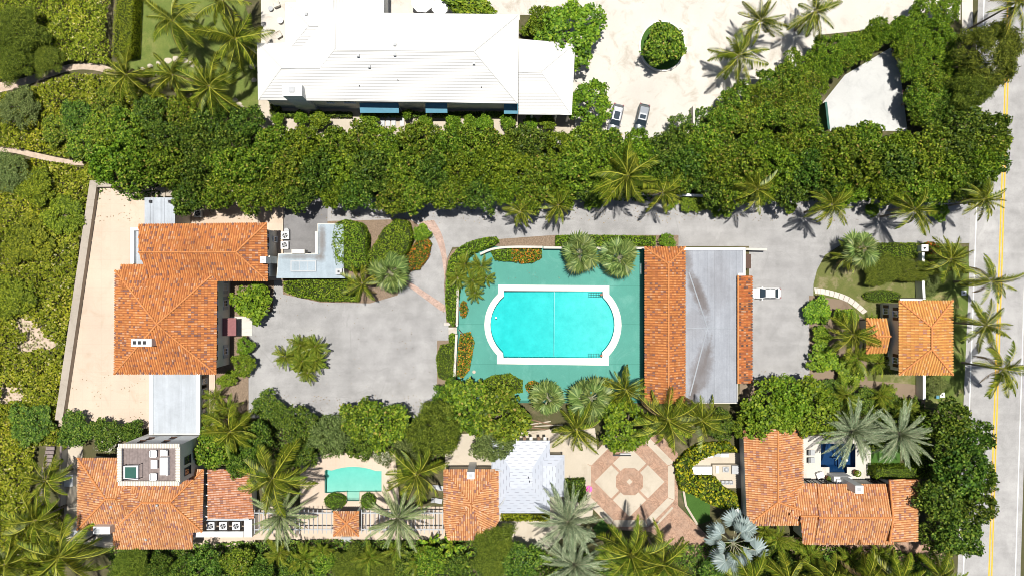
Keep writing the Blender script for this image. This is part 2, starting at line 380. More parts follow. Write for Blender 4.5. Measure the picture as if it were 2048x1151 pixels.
L_BIS = leafmat('silver_fan_leaf', [(0, (.18, .23, .225)), (.5, (.26, .325, .315)), (1, (.36, .42, .40))], .12, .5, .1, .2, .1)
L_CYC = leafmat('pygmy_palm_leaflet', [(0, (.07, .11, .010)), (.5, (.145, .195, .018)), (1, (.26, .28, .035))], .2, .45, .3, .2)
L_AGAV = leafmat('pale_lance_leaf', [(0, (.07, .105, .035)), (.5, (.19, .25, .09)), (1, (.37, .42, .19))], .12, .5, .2, .2, .1)
M_RACH = plain('frond_rib', (.38, .38, .045), .5, .2, 3)
M_RACHG = plain('pale_frond_rib', (.36, .36, .22), .5, .2, 3)
M_TRUNK = plain('palm_trunk_bark', (.20, .17, .14), .95, .3, 6, .1, bump=.6)
M_BARK = plain('tree_bark', (.16, .13, .10), .95, .3, 6, .1, bump=.6)
M_CORE = plain('shaded_inner_twigs', (.030, .042, .012), .95, .4, 4, .1)  # shade among stems and inner leaves put into this dark green
# ------------------------------------------------------------------ foliage generators
def quads_mesh(name, V, mats, midx=None, tri=None):
    """V: (n,4,3) array of quads"""
    n = len(V); me = bpy.data.meshes.new(name)
    me.vertices.add(n*4); me.vertices.foreach_set('co', np.ascontiguousarray(V, dtype=np.float32).ravel())
    me.loops.add(n*4); me.loops.foreach_set('vertex_index', np.arange(n*4, dtype=np.int32))
    me.polygons.add(n); me.polygons.foreach_set('loop_start', np.arange(0, n*4, 4, dtype=np.int32))
    me.polygons.foreach_set('loop_total', np.full(n, 4, dtype=np.int32))
    for m in (mats if isinstance(mats, (list, tuple)) else [mats]): me.materials.append(m)
    if midx is not None: me.polygons.foreach_set('material_index', np.asarray(midx, dtype=np.int32))
    me.update(calc_edges=True); return me
def unit(a): return a/np.maximum(np.linalg.norm(a, axis=1, keepdims=True), 1e-9)
def leaf_quads(P, N, L, Wd, rng, droop=.18):
    n = len(P); N = unit(N); T = unit(np.cross(N, rng.normal(size=(n, 3)))); B = np.cross(N, T)
    l = (L*rng.uniform(.7, 1.25, n))[:, None]; w = (Wd*rng.uniform(.75, 1.2, n))[:, None]
    V = np.empty((n, 4, 3)); V[:, 0] = P-T*l*.5; V[:, 1] = P+B*w*.5+T*l*.08; V[:, 2] = P+T*l*.5-N*l*droop; V[:, 3] = P-B*w*.5+T*l*.08
    return V
def rdir(rng, n, zmin=-1.0):
    z = rng.uniform(zmin, 1, n); a = rng.uniform(0, 2*np.pi, n); r = np.sqrt(1-z*z)
    return np.stack([r*np.cos(a), r*np.sin(a), z], 1)
CROWN_R = 4.0
def crown_quads(seed, nclump=135, per=27, leaf=.46, rc=.60, zr=2.2, flat=.30, wd=.78, jit=.75):
    rng = np.random.default_rng(seed); out = []
    d = rdir(rng, nclump, -.2); rad = rng.uniform(.60, 1.0, nclump)**.7
    az = np.arctan2(d[:, 1], d[:, 0]); lob = 1+.15*np.sin(3*az+seed)+.10*np.sin(5*az+2*seed)
    lump = 1+.10*np.sin(d[:, 0]*7+seed)*np.sin(d[:, 1]*6+seed*.7)
    C = d*(rad*lump)[:, None]*np.array([3.4, 3.4, zr])*np.stack([lob, lob, np.ones(nclump)], 1); C[:, 2] += 5.0
    for c in C:
        r = rc*rng.uniform(.6, 1.45); k = int(per*(r/rc)**1.5)+4
        q = rdir(rng, k, -.3); p = c+q*(r*rng.uniform(.5, 1.1, k))[:, None]*np.array([1, 1, .9])
        nn = q+np.array([0, 0, flat])+rng.normal(size=(k, 3))*jit
        out.append(leaf_quads(p, nn, leaf, leaf*wd, rng))
    return np.concatenate(out)
def limb_mesh(seed, name='trunk'):
    r_ = random.Random(seed); m = MB(); top = (r_.uniform(-.3, .3), r_.uniform(-.3, .3), 2.6)
    m.tube([(0, 0, 0), (.05, .05, 1.2), top], [.30, .22, .19], 7)
    for k in range(6):
        a = k*1.05+r_.uniform(-.3, .3); e = r_.uniform(1.6, 2.9)
        m.tube([top, (top[0]+math.cos(a)*e*.4, top[1]+math.sin(a)*e*.4, 3.7), (math.cos(a)*e, math.sin(a)*e, r_.uniform(4.8, 6.3))], [.15, .10, .04], 5)
    me = bpy.data.meshes.new(name); me.from_pydata(m.v, [], m.f); me.materials.append(M_BARK); me.update(); return me
TRUNKS = [limb_mesh(s) for s in range(3)]
CROWN = {}
def crowns(kind, mat, n, **kw):
    CROWN[kind] = [quads_mesh(kind+'_crown', crown_quads(100*len(CROWN)+s, **kw), mat) for s in range(n)]
crowns('grape', L_GRAPE, 5)
crowns('dark', L_DARK, 3, leaf=.40, per=30)
crowns('hedge', L_HEDGE, 4, leaf=.38, nclump=180, rc=.50, per=24, zr=2.0)
crowns('fuzz', L_FUZZ, 2, leaf=.62, wd=.14, per=110, nclump=110, rc=.75, flat=.7)
crowns('olive', L_OLIVE, 2, leaf=.40, wd=.5, per=38)
crowns('sparse', L_DARK, 3, leaf=.42, per=24, nclump=85, rc=.65)
crowns('shrub', L_HEDGE, 3, leaf=.66, per=30, nclump=75, rc=.8)
crowns('dune', L_DUNE, 3, leaf=.42, per=34, nclump=120, rc=.65, flat=.8)
crowns('blossom', L_BLOOM, 1, leaf=.55, per=30, nclump=70, rc=.9)
def tree(name, x, y, r, h, label, kind='grape', cat='tree', group=None, px_at=.75, rs=None, ry=None):
    """x,y: crown centre in the photo, r: radius in px, h: total height in m"""
    h *= 1.2; z = h*px_at; p = W(x, y, z); sc = (1-z/H)/PXM
    ro = root(name, (p.x, p.y, 0), label, cat, group)
    k = rnd if rs is None else random.Random(rs)
    a = k.uniform(0, 6.28)
    sx = r*sc/CROWN_R; sy = (ry or r)*sc/CROWN_R; sz = h/7.9
    for nm, me in (('trunk', k.choice(TRUNKS)), ('crown', k.choice(CROWN[kind]))):
        o = put(nm, me, ro)
        o.matrix_local = Matrix.Diagonal((sx, sy, sz, 1)) @ Matrix.Rotation(a, 4, 'Z')
    return ro
# ------------------------------------------------------------------ palms
def frond_mesh(name, mats, L=4.2, n=30, lmax=.85, wid=.12, fwd=.55, droop=.55, rise=.30, sag=.50, fold=.0, seed=0, sway=0.0, rib=.045):
    rng = np.random.default_rng(seed); Q = []; mi = []
    t = np.linspace(0, 1, 9)
    cx = lambda t: L*(t-.10*t**3); cz = lambda t: L*(rise*t-sag*t*t); cy = lambda t: sway*L*t*t
    for i in range(8):
        for s in (-1, 1):
            a = np.array([cx(t[i]), cy(t[i]), cz(t[i])]); b = np.array([cx(t[i+1]), cy(t[i+1]), cz(t[i+1])])
            w0 = rib*(1-t[i]*.75); w1 = rib*(1-t[i+1]*.75); up = np.array([0, 0, .035])
            Q.append([a+up, a+[0, s*w0, 0], b+[0, s*w1, 0], b+up]); mi.append(1)
    for i in range(n):
        tt = .10+.90*(i+.5)/n
        ln = lmax*(math.sin(math.pi*min(1, .22+.74*tt))**.7)*(1.0 if tt < .85 else 1.0-.5*(tt-.85)/.15)
        for s in (-1, 1):
            ff = fwd+.5*tt+rng.normal()*.08; dr = droop*(1+rng.normal()*.25)+(fold if s > 0 else 0)
            d = np.array([ff, s*1.0, -dr]); d /= np.linalg.norm(d); l = ln*rng.uniform(.85, 1.1)
            b = np.array([cx(tt), cy(tt), cz(tt)]); ax = np.array([1, 0, 0.])
            m1 = b+d*l*.35; tip = b+d*l+np.array([0, 0, -.22*l])
            Q.append([b-ax*wid*.3, m1-ax*wid*.5, tip, m1+ax*wid*.5]); mi.append(0)
    return quads_mesh(name, np.array(Q), mats, mi)
def fan_mesh(name, mats, pet=.9, rad=.95, n=17, spread=250, fold=.25, seed=0, wid=.16):
    rng = np.random.default_rng(seed); Q = []; mi = []
    zf = lambda x: .30*x-.16*x*x
    xs = np.linspace(0, pet, 4)
    for i in range(3):
        for s in (-1, 1):
            a = np.array([xs[i], 0, zf(xs[i])]); b = np.array([xs[i+1], 0, zf(xs[i+1])])
            Q.append([a+[0, 0, .03], a+[0, s*.04, 0], b+[0, s*.03, 0], b+[0, 0, .03]]); mi.append(1)
    c = np.array([pet, 0, zf(pet)])
    for i in range(n):
        a = R(-spread/2+spread*(i+.5)/n)+rng.normal()*.03; l = rad*(.78+.22*math.cos(a*.6))*rng.uniform(.9, 1.08)
        d = np.array([math.cos(a), math.sin(a), -.05-fold*abs(math.sin(a))]); p = np.array([-math.sin(a), math.cos(a), 0])
        w = wid*l; m1 = c+d*l*.6; tip = c+d*l+np.array([0, 0, -.25*l])
        Q.append([c, m1-p*w*.5+[0, 0, .03], tip, m1+p*w*.5-[0, 0, .02]]); mi.append(0)
    return quads_mesh(name, np.array(Q), mats, mi)
def blade_mesh(name, mats, L=2.4, wid=.62, rise=.7, sag=.75, seed=0, torn=True):
    rng = np.random.default_rng(seed); Q = []; mi = []; n = 9
    cx = lambda t: L*(t-.15*t**3); cz = lambda t: L*(rise*t-sag*t*t)
    ts = np.linspace(.12, 1, n)
    wf = lambda t: wid*.5*max(.03, math.sin(math.pi*min(1, max(0, (t-.06)/.98)))**.55)
    for i in range(n-1):
        for s in (-1, 1):
            a = np.array([cx(ts[i]), 0, cz(ts[i])]); b = np.array([cx(ts[i+1]-.012), 0, cz(ts[i+1]-.012)])
            dz = rng.normal()*.04 if torn else 0
            Q.append([a, b, b+[.0, s*wf(ts[i+1]), .07+dz], a+[0, s*wf(ts[i]), .07+dz]]); mi.append(0)
    for s in (-1, 1):
        a = np.array([0, 0, 0.]); b = np.array([cx(.97), 0, cz(.97)+.02]); m_ = np.array([cx(.5), 0, cz(.5)+.025])
        Q.append([a, a+[0, s*.05, 0], m_+[0, s*.03, 0], m_]); mi.append(1); Q.append([m_, m_+[0, s*.03, 0], b, b+[-.01, 0, 0]]); mi.append(1)
    return quads_mesh(name, np.array(Q), mats, mi)
FR = {}
FR['coco'] = [frond_mesh('coconut_frond', [L_COCO, M_RACH], 4.3, 32, .95, .125, .55, dr, .34, sg, fo, i, sw, .06) for i, (dr, sg, fo, sw) in enumerate([(.6, .5, .4, .12), (1.0, .62, .7, -.10), (.5, .42, -.2, .18), (1.3, .74, .3, .05), (.4, .55, 1.0, -.16), (.8, .66, -.3, .10)])]
FR['dead'] = [frond_mesh('dead_frond', [L_DEAD, L_DEAD], 3.9, 26, .8, .09, .6, 2.2, .25, .7, .5, 70+i, .1, .05) for i in range(2)]
FR['date'] = [frond_mesh('date_frond', [L_DATE, M_RACHG], 4.2, 42, .46, .065, .95, -.45, .22, sg, 0, 10+i, sw, .03) for i, (sg, sw) in enumerate([(.26, .03), (.36, -.04), (.18, .02)])]
FR['agave'] = [frond_mesh('lance_frond', [L_AGAV, M_RACHG], 3.9, 36, .50, .085, 1.25, -.2, .25, sg, 0, 20+i, sw, .05) for i, (sg, sw) in enumerate([(.30, .03), (.42, -.05), (.22, .05)])]
FR['pygmy'] = [frond_mesh('pygmy_frond', [L_CYC, M_RACH], 1.7, 22, .34, .075, .7, .1, .45, sg, 0, 30+i, .05, .02) for i, sg in enumerate([.6, .75, .5])]
FR['areca'] = [frond_mesh('areca_frond', [L_CYC, M_RACH], 2.5, 22, .6, .11, .7, .2, .75, sg, 0, 35+i, .08, .025) for i, sg in enumerate([.8, .95, .7])]
FR['fan'] = [fan_mesh('fan_leaf', [L_FAN, M_RACHG], .95, .95, 18, 260, .25, 40+i) for i in range(3)]
FR['bis'] = [fan_mesh('silver_fan_leaf', [L_BIS, M_RACHG], 1.9, 1.2, 22, 300, .35, 50+i, .2) for i in range(3)]
FR['banana'] = [blade_mesh('banana_leaf', [L_HEDGE, M_RACH], 2.5, .7, .8, .85, 60+i) for i in range(3)]
SPEC = {'coco': (26, 82, -44, .17), 'date': (70, 84, -30, .26), 'agave': (46, 84, -22, .24), 'pygmy': (26, 70, -15, .10), 'areca': (16, 62, 8, .08), 'fan': (28, 80, -35, .20), 'bis': (19, 62, -18, .24), 'banana': (10, 60, 0, .13)}
REF = {'coco': 3.9, 'date': 4.0, 'agave': 3.8, 'pygmy': 1.55, 'areca': 2.1, 'fan': 1.8, 'bis': 3.0, 'banana': 2.2}
def palm(kind, x, y, r, h, label, group=None, lean=(0, 0), name=None, cat='palm tree', n=None, mesh_seed=None, boots=False):
    """x,y: crown centre in the photo at height h; r: crown radius in px; lean: metres from the foot to the crown"""
    names = {'coco': 'coconut_palm', 'date': 'date_palm', 'agave': 'silver_date_palm', 'pygmy': 'pygmy_palm', 'areca': 'areca_palm', 'fan': 'fan_palm', 'bis': 'silver_fan_palm', 'banana': 'banana_plant'}
    k = random.Random(int(x*7+y*13)); nf, pmax, pmin, tr = SPEC[kind]; nf = n or nf
    p = W(x, y, h); foot = Vector((p.x-lean[0], p.y-lean[1], 0))
    ro = root(name or names[kind], foot, label, cat, group)
    s = r*(1-h/H)/PXM/REF[kind]
    top = Vector((lean[0], lean[1], h))
    m = MB(); pts = []; rr = []
    for i in range(7):
        t = i/6; q = t**1.6
        pts.append((lean[0]*q, lean[1]*q, h*t)); rr.append(tr*(1.25 if i == 0 else (1.0-.35*t)))
    if kind == 'date': rr[-1] = tr*1.5; rr[-2] = tr*1.3
    m.v = []; m.tube(pts, rr, 7)
    me = bpy.data.meshes.new('trunk'); me.from_pydata(m.v, [], m.f); me.materials.append(M_TRUNK); me.update(); put('trunk', me, ro)
    a0 = k.uniform(0, 6.28)
    wind = k.uniform(0, 6.28)
    for i in range(nf):
        if kind == 'coco' and i > 4 and k.random() < .10: continue
        t = i/(nf-1); a = a0+i*2.39996+k.uniform(-.38, .38)
        pit = R(pmax+(pmin-pmax)*(t**.8)+k.uniform(-7, 7)); sc = s*k.uniform(.78, 1.10)*(.70+.30*min(1, t*2.5))
        fk = 'dead' if (kind == 'coco' and t > .82 and k.random() < .45) else kind
        o = put('leaf' if kind in ('fan', 'bis', 'banana') else 'frond', FR[fk][k.randrange(len(FR[fk]))], ro)
        o.matrix_local = Matrix.Translation(top+Vector((math.cos(a)*.12, math.sin(a)*.12, -.15*t))) @ Matrix.Rotation(a, 4, 'Z') @ Matrix.Rotation(-pit, 4, 'Y') @ Matrix.Rotation(k.uniform(-.45, .45)+(.35*math.sin(a-wind) if kind == 'coco' else 0), 4, 'X') @ Matrix.Scale(sc, 4)
    return ro
# ------------------------------------------------------------------ hedges and scrub
def hedge(name, pts, h, label, mat=None, leaf=.30, dens=44, cat='hedge', group=None, z0=0.0, rough=.10, pz=None, core=True, soft=.25):
    """pts: photo polygon of its top outline"""
    h *= 1.15; mat = mat or L_HEDGE; P = [(p.x, p.y) for p in WP(pts, h if pz is None else pz)]
    rng = np.random.default_rng(int(abs(P[0][0]*31+P[0][1]*17))+len(pts))
    xs = [p[0] for p in P]; ys = [p[1] for p in P]; x0, x1, y0, y1 = min(xs), max(xs), min(ys), max(ys)
    area = (x1-x0)*(y1-y0); n = int(area*dens)
    X = rng.uniform(x0, x1, n); Y = rng.uniform(y0, y1, n); E = np.array(P)
    def pip(X, Y):
        c = np.zeros(len(X), bool); m = len(E); j = m-1
        for i in range(m):
            xi, yi = E[i]; xj, yj = E[j]
            if yi != yj: c ^= ((yi > Y) != (yj > Y)) & (X < (xj-xi)*(Y-yi)/(yj-yi)+xi)
            j = i
        return c
    k = pip(X, Y); X = X[k]; Y = Y[k]
    de = np.full(len(X), 1e9)
    for i in range(len(E)):
        a = E[i]; b = E[(i+1) % len(E)]; ab = b-a; L2 = max(1e-9, ab@ab)
        t = np.clip(((X-a[0])*ab[0]+(Y-a[1])*ab[1])/L2, 0, 1); de = np.minimum(de, np.hypot(X-a[0]-t*ab[0], Y-a[1]-t*ab[1]))
    sw = max(.01, soft); edge = np.clip(de/sw, 0, 1); drop = (1-np.sqrt(np.clip(1-(1-edge)**2, 0, 1)))*min(sw, h*.6)
    ph = rng.uniform(0, 6, 4)
    wob = rough*(np.sin(X*1.7+ph[0])+np.sin(Y*2.1+ph[1])+.7*np.sin(X*3.9+Y*2.7+ph[2]))
    Z = z0+h-drop+wob*.8-np.abs(rng.normal(size=len(X)))*.10
    Pt = np.stack([X, Y, Z], 1); N = rng.normal(size=(len(X), 3))*.72; N[:, 2] += .9
    out = [leaf_quads(Pt, N, leaf, leaf*.72, rng)]
    for i in range(len(E)):
        a = E[i]; b = E[(i+1) % len(E)]; ln = np.hypot(*(b-a)); m = int(ln*h*dens*.7)
        if m < 1: continue
        t = rng.uniform(0, 1, m); q = a+(b-a)*t[:, None]; z = z0+rng.uniform(.0, 1, m)*(h-.1)
        nrm = np.array([(b-a)[1], -(b-a)[0]])/max(ln, 1e-6); cen = E.mean(0)
        if nrm@((a+b)/2-cen) < 0: nrm = -nrm
        off = rng.normal(size=m)*.06-.05
        Pt = np.stack([q[:, 0]+nrm[0]*off, q[:, 1]+nrm[1]*off, z], 1); N = rng.normal(size=(m, 3))*.5; N[:, 0] += nrm[0]; N[:, 1] += nrm[1]; N[:, 2] += .4
        out.append(leaf_quads(Pt, N, leaf, leaf*.72, rng))
    V = np.concatenate(out); base = Vector(((x0+x1)/2, (y0+y1)/2, z0))
    V = V-np.array(base)
    ro = root(name, base, label, cat, group)
    put('foliage', quads_mesh('foliage', V, mat), ro)
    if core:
        m = MB(); m.prism(shrink(P, min(.22, (min(x1-x0, y1-y0))*.2)), z0, z0+h-.24-rough); m.build('shade_core', M_CORE, ro)  # solid filler under the leaf shell, coloured as shaded inside
    return ro
def ell(x, y, rx, ry=None, n=14, ph=0.0, wob=0.0):
    ry = ry or rx
    return [(x+rx*(1+wob*math.sin(3*a+ph))*math.cos(a), y+ry*(1+wob*math.sin(3*a+ph))*math.sin(a)) for a in (2*math.pi*k/n for k in range(n))]
def bush(x, y, r, h, label, kind='shrub', cat='shrub', ry=None, name='shrub', group=None):
    return tree(name, x, y, r, h, label, kind, cat, group, .7, ry=ry)
# ------------------------------------------------------------------ roofs
def plane_axes(P):
    n = Vector()
    for i in range(len(P)):
        a, b = P[i], P[(i+1) % len(P)]
        n += Vector(((a.y-b.y)*(a.z+b.z), (a.z-b.z)*(a.x+b.x), (a.x-b.x)*(a.y+b.y)))
    n.normalize()
    if n.z < 0: n = -n
    d = Vector((n.x, n.y, 0))
    if d.length < 1e-3: d = Vector((0, -1, 0))
    d = (d-n*d.dot(n)).normalized(); return n, d, n.cross(d)
def columns(P, step, n, d, u, jit=0):
    o = sum(P, Vector())/len(P)
    Q = [((p-o).dot(u), (p-o).dot(d)) for p in P]; s0 = min(q[0] for q in Q); s1 = max(q[0] for q in Q)
    k = max(1, int((s1-s0)/step)); st = (s1-s0)/k
    for i in range(k):
        s = s0+(i+.5)*st; ts = []
        for j in range(len(Q)):
            a, b = Q[j], Q[(j+1) % len(Q)]
            if (a[0] > s) != (b[0] > s): ts.append(a[1]+(s-a[0])/(b[0]-a[0])*(b[1]-a[1]))
        ts.sort()
        for j in range(0, len(ts)-1, 2): yield o, s, ts[j], ts[j+1]
def tiles(m, P, cw=.36, tl=.46, rw=.135, rise=.10):
    n, d, u = plane_axes(P)
    for o, s, t0, t1 in columns(P, cw, n, d, u):
        t = t1+.06
        while t > t0-.02:
            ta = max(t0, t-tl-.05); sh = rnd.uniform(-.02, .02); lift = rnd.uniform(0, .022); vs = []
            for tt, k, hh in ((ta, .86, .0), (t, 1.06, .035+lift)):
                for cx, cz in ((-1, 0), (-.55, .85), (.55, .85), (1, 0)):
                    vs.append(o+u*(s+sh+cx*rw*k)+d*tt+n*(cz*rise*k+hh))
            m.add(vs, [(0, 4, 5, 1), (1, 5, 6, 2), (2, 6, 7, 3), (4, 7, 6, 5)])
            t -= tl
def ridge(m, a, b, rw=.16, tl=.5):
    d = (b-a); L = d.length; d.normalize(); u = d.cross(Vector((0, 0, 1))).normalized(); n = u.cross(d)
    k = max(1, int(L/tl))
    for i in range(k):
        p, q = a+d*(L*i/k-.03), a+d*(L*(i+1)/k+.03); vs = []
        for c, kk, hh in ((p, .88, .08), (q, 1.05, .12+rnd.uniform(0, .02))):
            for cx, cz in ((-1, -.3), (-.55, .75), (.55, .75), (1, -.3)): vs.append(c+u*(cx*rw*kk)+n*(cz*rw*.75+hh))
        m.add(vs, [(0, 4, 5, 1), (1, 5, 6, 2), (2, 6, 7, 3), (4, 7, 6, 5), (0, 1, 2, 3)])
def slab(m, P, th=.16):
    n = len(P); m.add([tuple(p) for p in P]+[(p.x, p.y, p.z-th) for p in P], [tuple(range(n)), tuple(range(2*n-1, n-1, -1))]+[(i, n+i, n+(i+1) % n, (i+1) % n) for i in range(n)])
def up(P):
    a = sum(P[i].x*P[(i+1) % len(P)].y-P[(i+1) % len(P)].x*P[i].y for i in range(len(P)))
    return P if a > 0 else P[::-1]
def tiled_roof(parent, planes, ridges=(), mat=None, pan=None, name='roof', cw=.36, tl=.46):
    mat = mat or M_TILE; PL = [up([W(*p) for p in pl]) for pl in planes]
    m = MB()
    for P in PL: slab(m, P)
    rf = m.build(name, pan or M_PAN, parent)
    m = MB()
    for P in PL: tiles(m, P, cw, tl)
    m.build('barrel_tiles', mat, rf)['kind'] = 'stuff'
    if ridges:
        m = MB()
        for a, b in ridges: ridge(m, W(*a), W(*b))
        m.build('ridge_tiles', M_TUBE, rf)['kind'] = 'stuff'
    return rf
def course_roof(parent, planes, mat, ridges=(), name='roof', tl=.47, step=.09):
    PL = [up([W(*p) for p in pl]) for pl in planes]; m = MB()
    for P in PL: slab(m, P, .2)
    rf = m.build(name, mat, parent); m = MB()
    for P in PL:
        n, d, u = plane_axes(P); o = sum(P, Vector())/len(P)
        Q = [((p-o).dot(u), (p-o).dot(d)) for p in P]; t0 = min(q[1] for q in Q); t1 = max(q[1] for q in Q)
        t = t1
        while t > t0+.1:
            def span(tt):
                xs = []
                for j in range(len(Q)):
                    a, b = Q[j], Q[(j+1) % len(Q)]
                    if (a[1] > tt) != (b[1] > tt): xs.append(a[0]+(tt-a[1])/(b[1]-a[1])*(b[0]-a[0]))
                return (min(xs), max(xs)) if len(xs) > 1 else None
            ta = max(t0+.02, t-tl); sa, sb = span(ta+.005), span(t-.01)
            if sa and sb:
                vs = [o+u*sa[0]+d*ta+n*.006, o+u*sa[1]+d*ta+n*.006, o+u*sb[1]+d*t+n*step, o+u*sb[0]+d*t+n*step, o+u*sb[0]+d*t+n*.004, o+u*sb[1]+d*t+n*.004]
                m.add(vs, [(0, 3, 2, 1), (3, 4, 5, 2)])
            t -= tl
    m.build('tile_courses', mat, rf)['kind'] = 'stuff'
    if ridges:
        m = MB()
        for a, b in ridges: m.tube([W(*a)+Vector((0, 0, .03)), W(*b)+Vector((0, 0, .03))], .10, 5)
        m.build('ridge_cap', mat, rf)
    return rf
def window(parent, c, nrm, w, z0, z1, frame=None, shutter=None, name='window', bars=1):
    """window on a wall: c = point on the wall face, nrm = outward direction"""
    nv = Vector((nrm[0], nrm[1])).normalized(); rz = math.atan2(nv.y, nv.x)+math.pi/2; tv = Vector((-nv.y, nv.x))
    m = MB(); f = .09
    pt = lambda s, d: (c[0]+tv.x*s+nv.x*d, c[1]+tv.y*s+nv.y*d)
    m.box(pt(-(w-f)/2, .03), f, .12, z0, z1, rz); m.box(pt((w-f)/2, .03), f, .12, z0, z1, rz)
    m.box(pt(0, .032), w-2*f, .11, z1-f, z1, rz); m.box(pt(0, .032), w-2*f, .11, z0, z0+f, rz); m.box(pt(0, .075), w+.16, .22, z0-.07, z0-.002, rz)
    for b in range(bars): m.box(pt(-w/2+w*(b+1)/(bars+1), .034), .05, .10, z0+f, z1-f, rz)
    wn = m.build(name, frame or M_TRIM, parent)
    m = MB(); m.box(pt(0, .015), w-2*f+.01, .04, z0+f-.005, z1-f+.005, rz); m.build('pane', M_GLASS, wn)
    if shutter:
        for s in (-1, 1):
            m = MB(); m.box(pt(s*(w/2+.28), .05), .5, .08, z0-.03, z1+.03, rz); m.build('shutter', shutter, wn)
    return wn
def rect(x0, y0, x1, y1): return [(x0, y0), (x1, y0), (x1, y1), (x0, y1)]
def wall_line(name, pts, h, th, mat, label, cat='wall', z0=0.0, cap=None, group=None):
    """free-standing wall along photo points measured at its top"""
    Q = WP(pts, h); ro = root(name, (Q[0].x, Q[0].y, z0), label, cat, group); m = MB(); c = MB()
    L = []; Rr = []
    for i, p in enumerate(Q):
        d = (Q[min(i+1, len(Q)-1)]-Q[max(i-1, 0)]); d.z = 0; d.normalize(); nn = Vector((-d.y, d.x, 0))*th/2
        L.append(p+nn); Rr.append(p-nn)
    m.prism(L+Rr[::-1], z0, h); m.build('wall_body', mat, ro)
    if cap:
        L2 = [p+(p-q).normalized()*.05 for p, q in zip(L, Rr)]; R2 = [q+(q-p).normalized()*.05 for p, q in zip(L, Rr)]
        c.prism(L2+R2[::-1], h+.002, h+.08); c.build('coping', cap, ro)
    return ro
# ================================================================== SETTING
P2 = lambda pts, z=0.0: [(p.x, p.y) for p in WP(pts, z)]
POOL_IN = [(1007.6, 581), (1205, 582)]+arc3((1206, 594), (1229, 648), (1204, 704))+[(1204, 715), (1007, 714.5)]+arc3((1006, 705), (981, 644), (1008, 592))
POOL_OUT = [(996, 569), (1218.6, 570.5)]+arc3((1218.6, 588), (1243, 648), (1217.6, 711))+[(1217.6, 730), (994, 727)]+arc3((994, 709), (969, 642), (996, 587))
SP_IN = [(651, 938)]+arc3((663, 940), (705, 932.5), (752, 941), 8)+[(763, 941), (763, 982), (719, 982), (719, 1001), (694, 1001), (694, 982), (651, 985)]
BP_IN = [(1642, 886), (1711, 886), (1711, 933), (1694, 933), (1694, 945), (1659, 945), (1659, 933), (1642, 933)]
HOLES = [P2(POOL_IN, .1), P2(SP_IN, .1), P2(BP_IN, .1)]
OHOLE = [P2(POOL_OUT, .1)]
big = [(-420, -420), (420, -420), (420, 420), (-420, 420)]
sheet('ground', big, 0.0, M_GROUND, HOLES)
def layer(name, pts, z, mat, holes=(), skirt=.0): return sheet(name, P2(pts, z), z, mat, holes, skirt=skirt)
# ---- road with markings
def road_x(x, y, s=-.036): return x+s*(y-450)
RY = (-700, 1850)
road = layer('road', [(road_x(1940, RY[0]), RY[0]), (road_x(2062, RY[0], -.03), RY[0]), (road_x(2062, RY[1], -.03), RY[1]), (road_x(1940, RY[1]), RY[1])], .020, M_ROAD)
def stripe(name, x, w, s, mat, ys):
    m = MB()
    for i in range(len(ys)-1):
        a, b = ys[i], ys[i+1]
        q = WP([(road_x(x-w/2, a, s), a), (road_x(x+w/2, a, s), a), (road_x(x+w/2, b, s), b), (road_x(x-w/2, b, s), b)], .026)
        m.add(q, [(3, 2, 1, 0)])
    return m.build(name, mat, road)
stripe('edge_line', 1952, 2.2, -.036, M_WPAINT, [RY[0], 0, 400, 800, RY[1]])
stripe('edge_line', 2052.5, 2.0, -.031, M_WPAINT, [RY[0], 0, 400, 800, RY[1]])
stripe('centre_line', 2001.0, 3.0, -.033, M_YEL, [RY[0], 0, 400, 800, RY[1]])
stripe('centre_line', 2006.4, 3.0, -.033, M_YEL, [RY[0], 0, 400, 800, RY[1]])
m = MB()
for a, b in ((-700, -40), (500, 880), (880, 1850)):
    q = WP([(road_x(2075, a, -.03), a), (2500, a), (2500, b), (road_x(2066, b, -.03), b)], .03); m.add(q, [(3, 2, 1, 0)])
m.build('verge', M_VERGE)['kind'] = 'structure'
layer('sidewalk', [(1922, -300), (1944, -300), (1946, 70), (1924, 70)], .028, M_COURT)
layer('verge', [(1848, 490), (1918, 486), (1936, 505), (1939, 540), (1929, 762), (1926, 815), (1848, 815)], .024, M_VERGE)
# ---- driveway and courtyard
layer('driveway', [(560, 400), (830, 392), (1500, 388), (1942, 392), (1941, 486), (1850, 488), (1690, 484), (1650, 510), (1628, 566), (1622, 765), (1498, 770), (1498, 492), (905, 494), (893, 520), (890, 565), (897, 640), (897, 835), (480, 835), (480, 545), (560, 545)], .012, M_ASPH, OHOLE)
layer('service_court', [(566, 392), (655, 392), (655, 505), (566, 505)], .022, M_SERV)
band = spline([(836, 444), (862, 462), (880, 500), (888, 545), (890, 575)], 6); band2 = spline([(868, 440), (884, 470), (893, 510), (895, 555), (893, 575)], 6)
layer('brick_band', band+band2[::-1], .020, M_PINKB)
layer('brick_band', [(803, 562), (812, 558), (893, 612), (893, 624), (880, 620)], .020, M_PINKB)
layer('planting_bed', [(655, 442), (820, 438), (855, 462), (862, 492), (852, 520), (830, 536), (806, 560), (795, 590), (740, 606), (640, 604), (566, 588), (564, 556), (655, 555)], .05, M_MULCH, skirt=.05)
layer('planting_bed', [(430, 555), (548, 560), (545, 622), (497, 645), (497, 835), (390, 875), (390, 745), (430, 745)], .05, M_MULCH, skirt=.05)
layer('planting_bed', [(998, 478), (1110, 470), (1357, 470), (1357, 493), (1000, 495), (960, 498), (925, 520), (915, 560), (915, 648), (893, 648), (888, 570), (893, 520), (905, 500), (960, 480)], .05, M_MULCH, skirt=.05)
layer('planting_bed', [(874, 680), (914, 680), (914, 780), (874, 780)], .05, M_DIRT, skirt=.05)
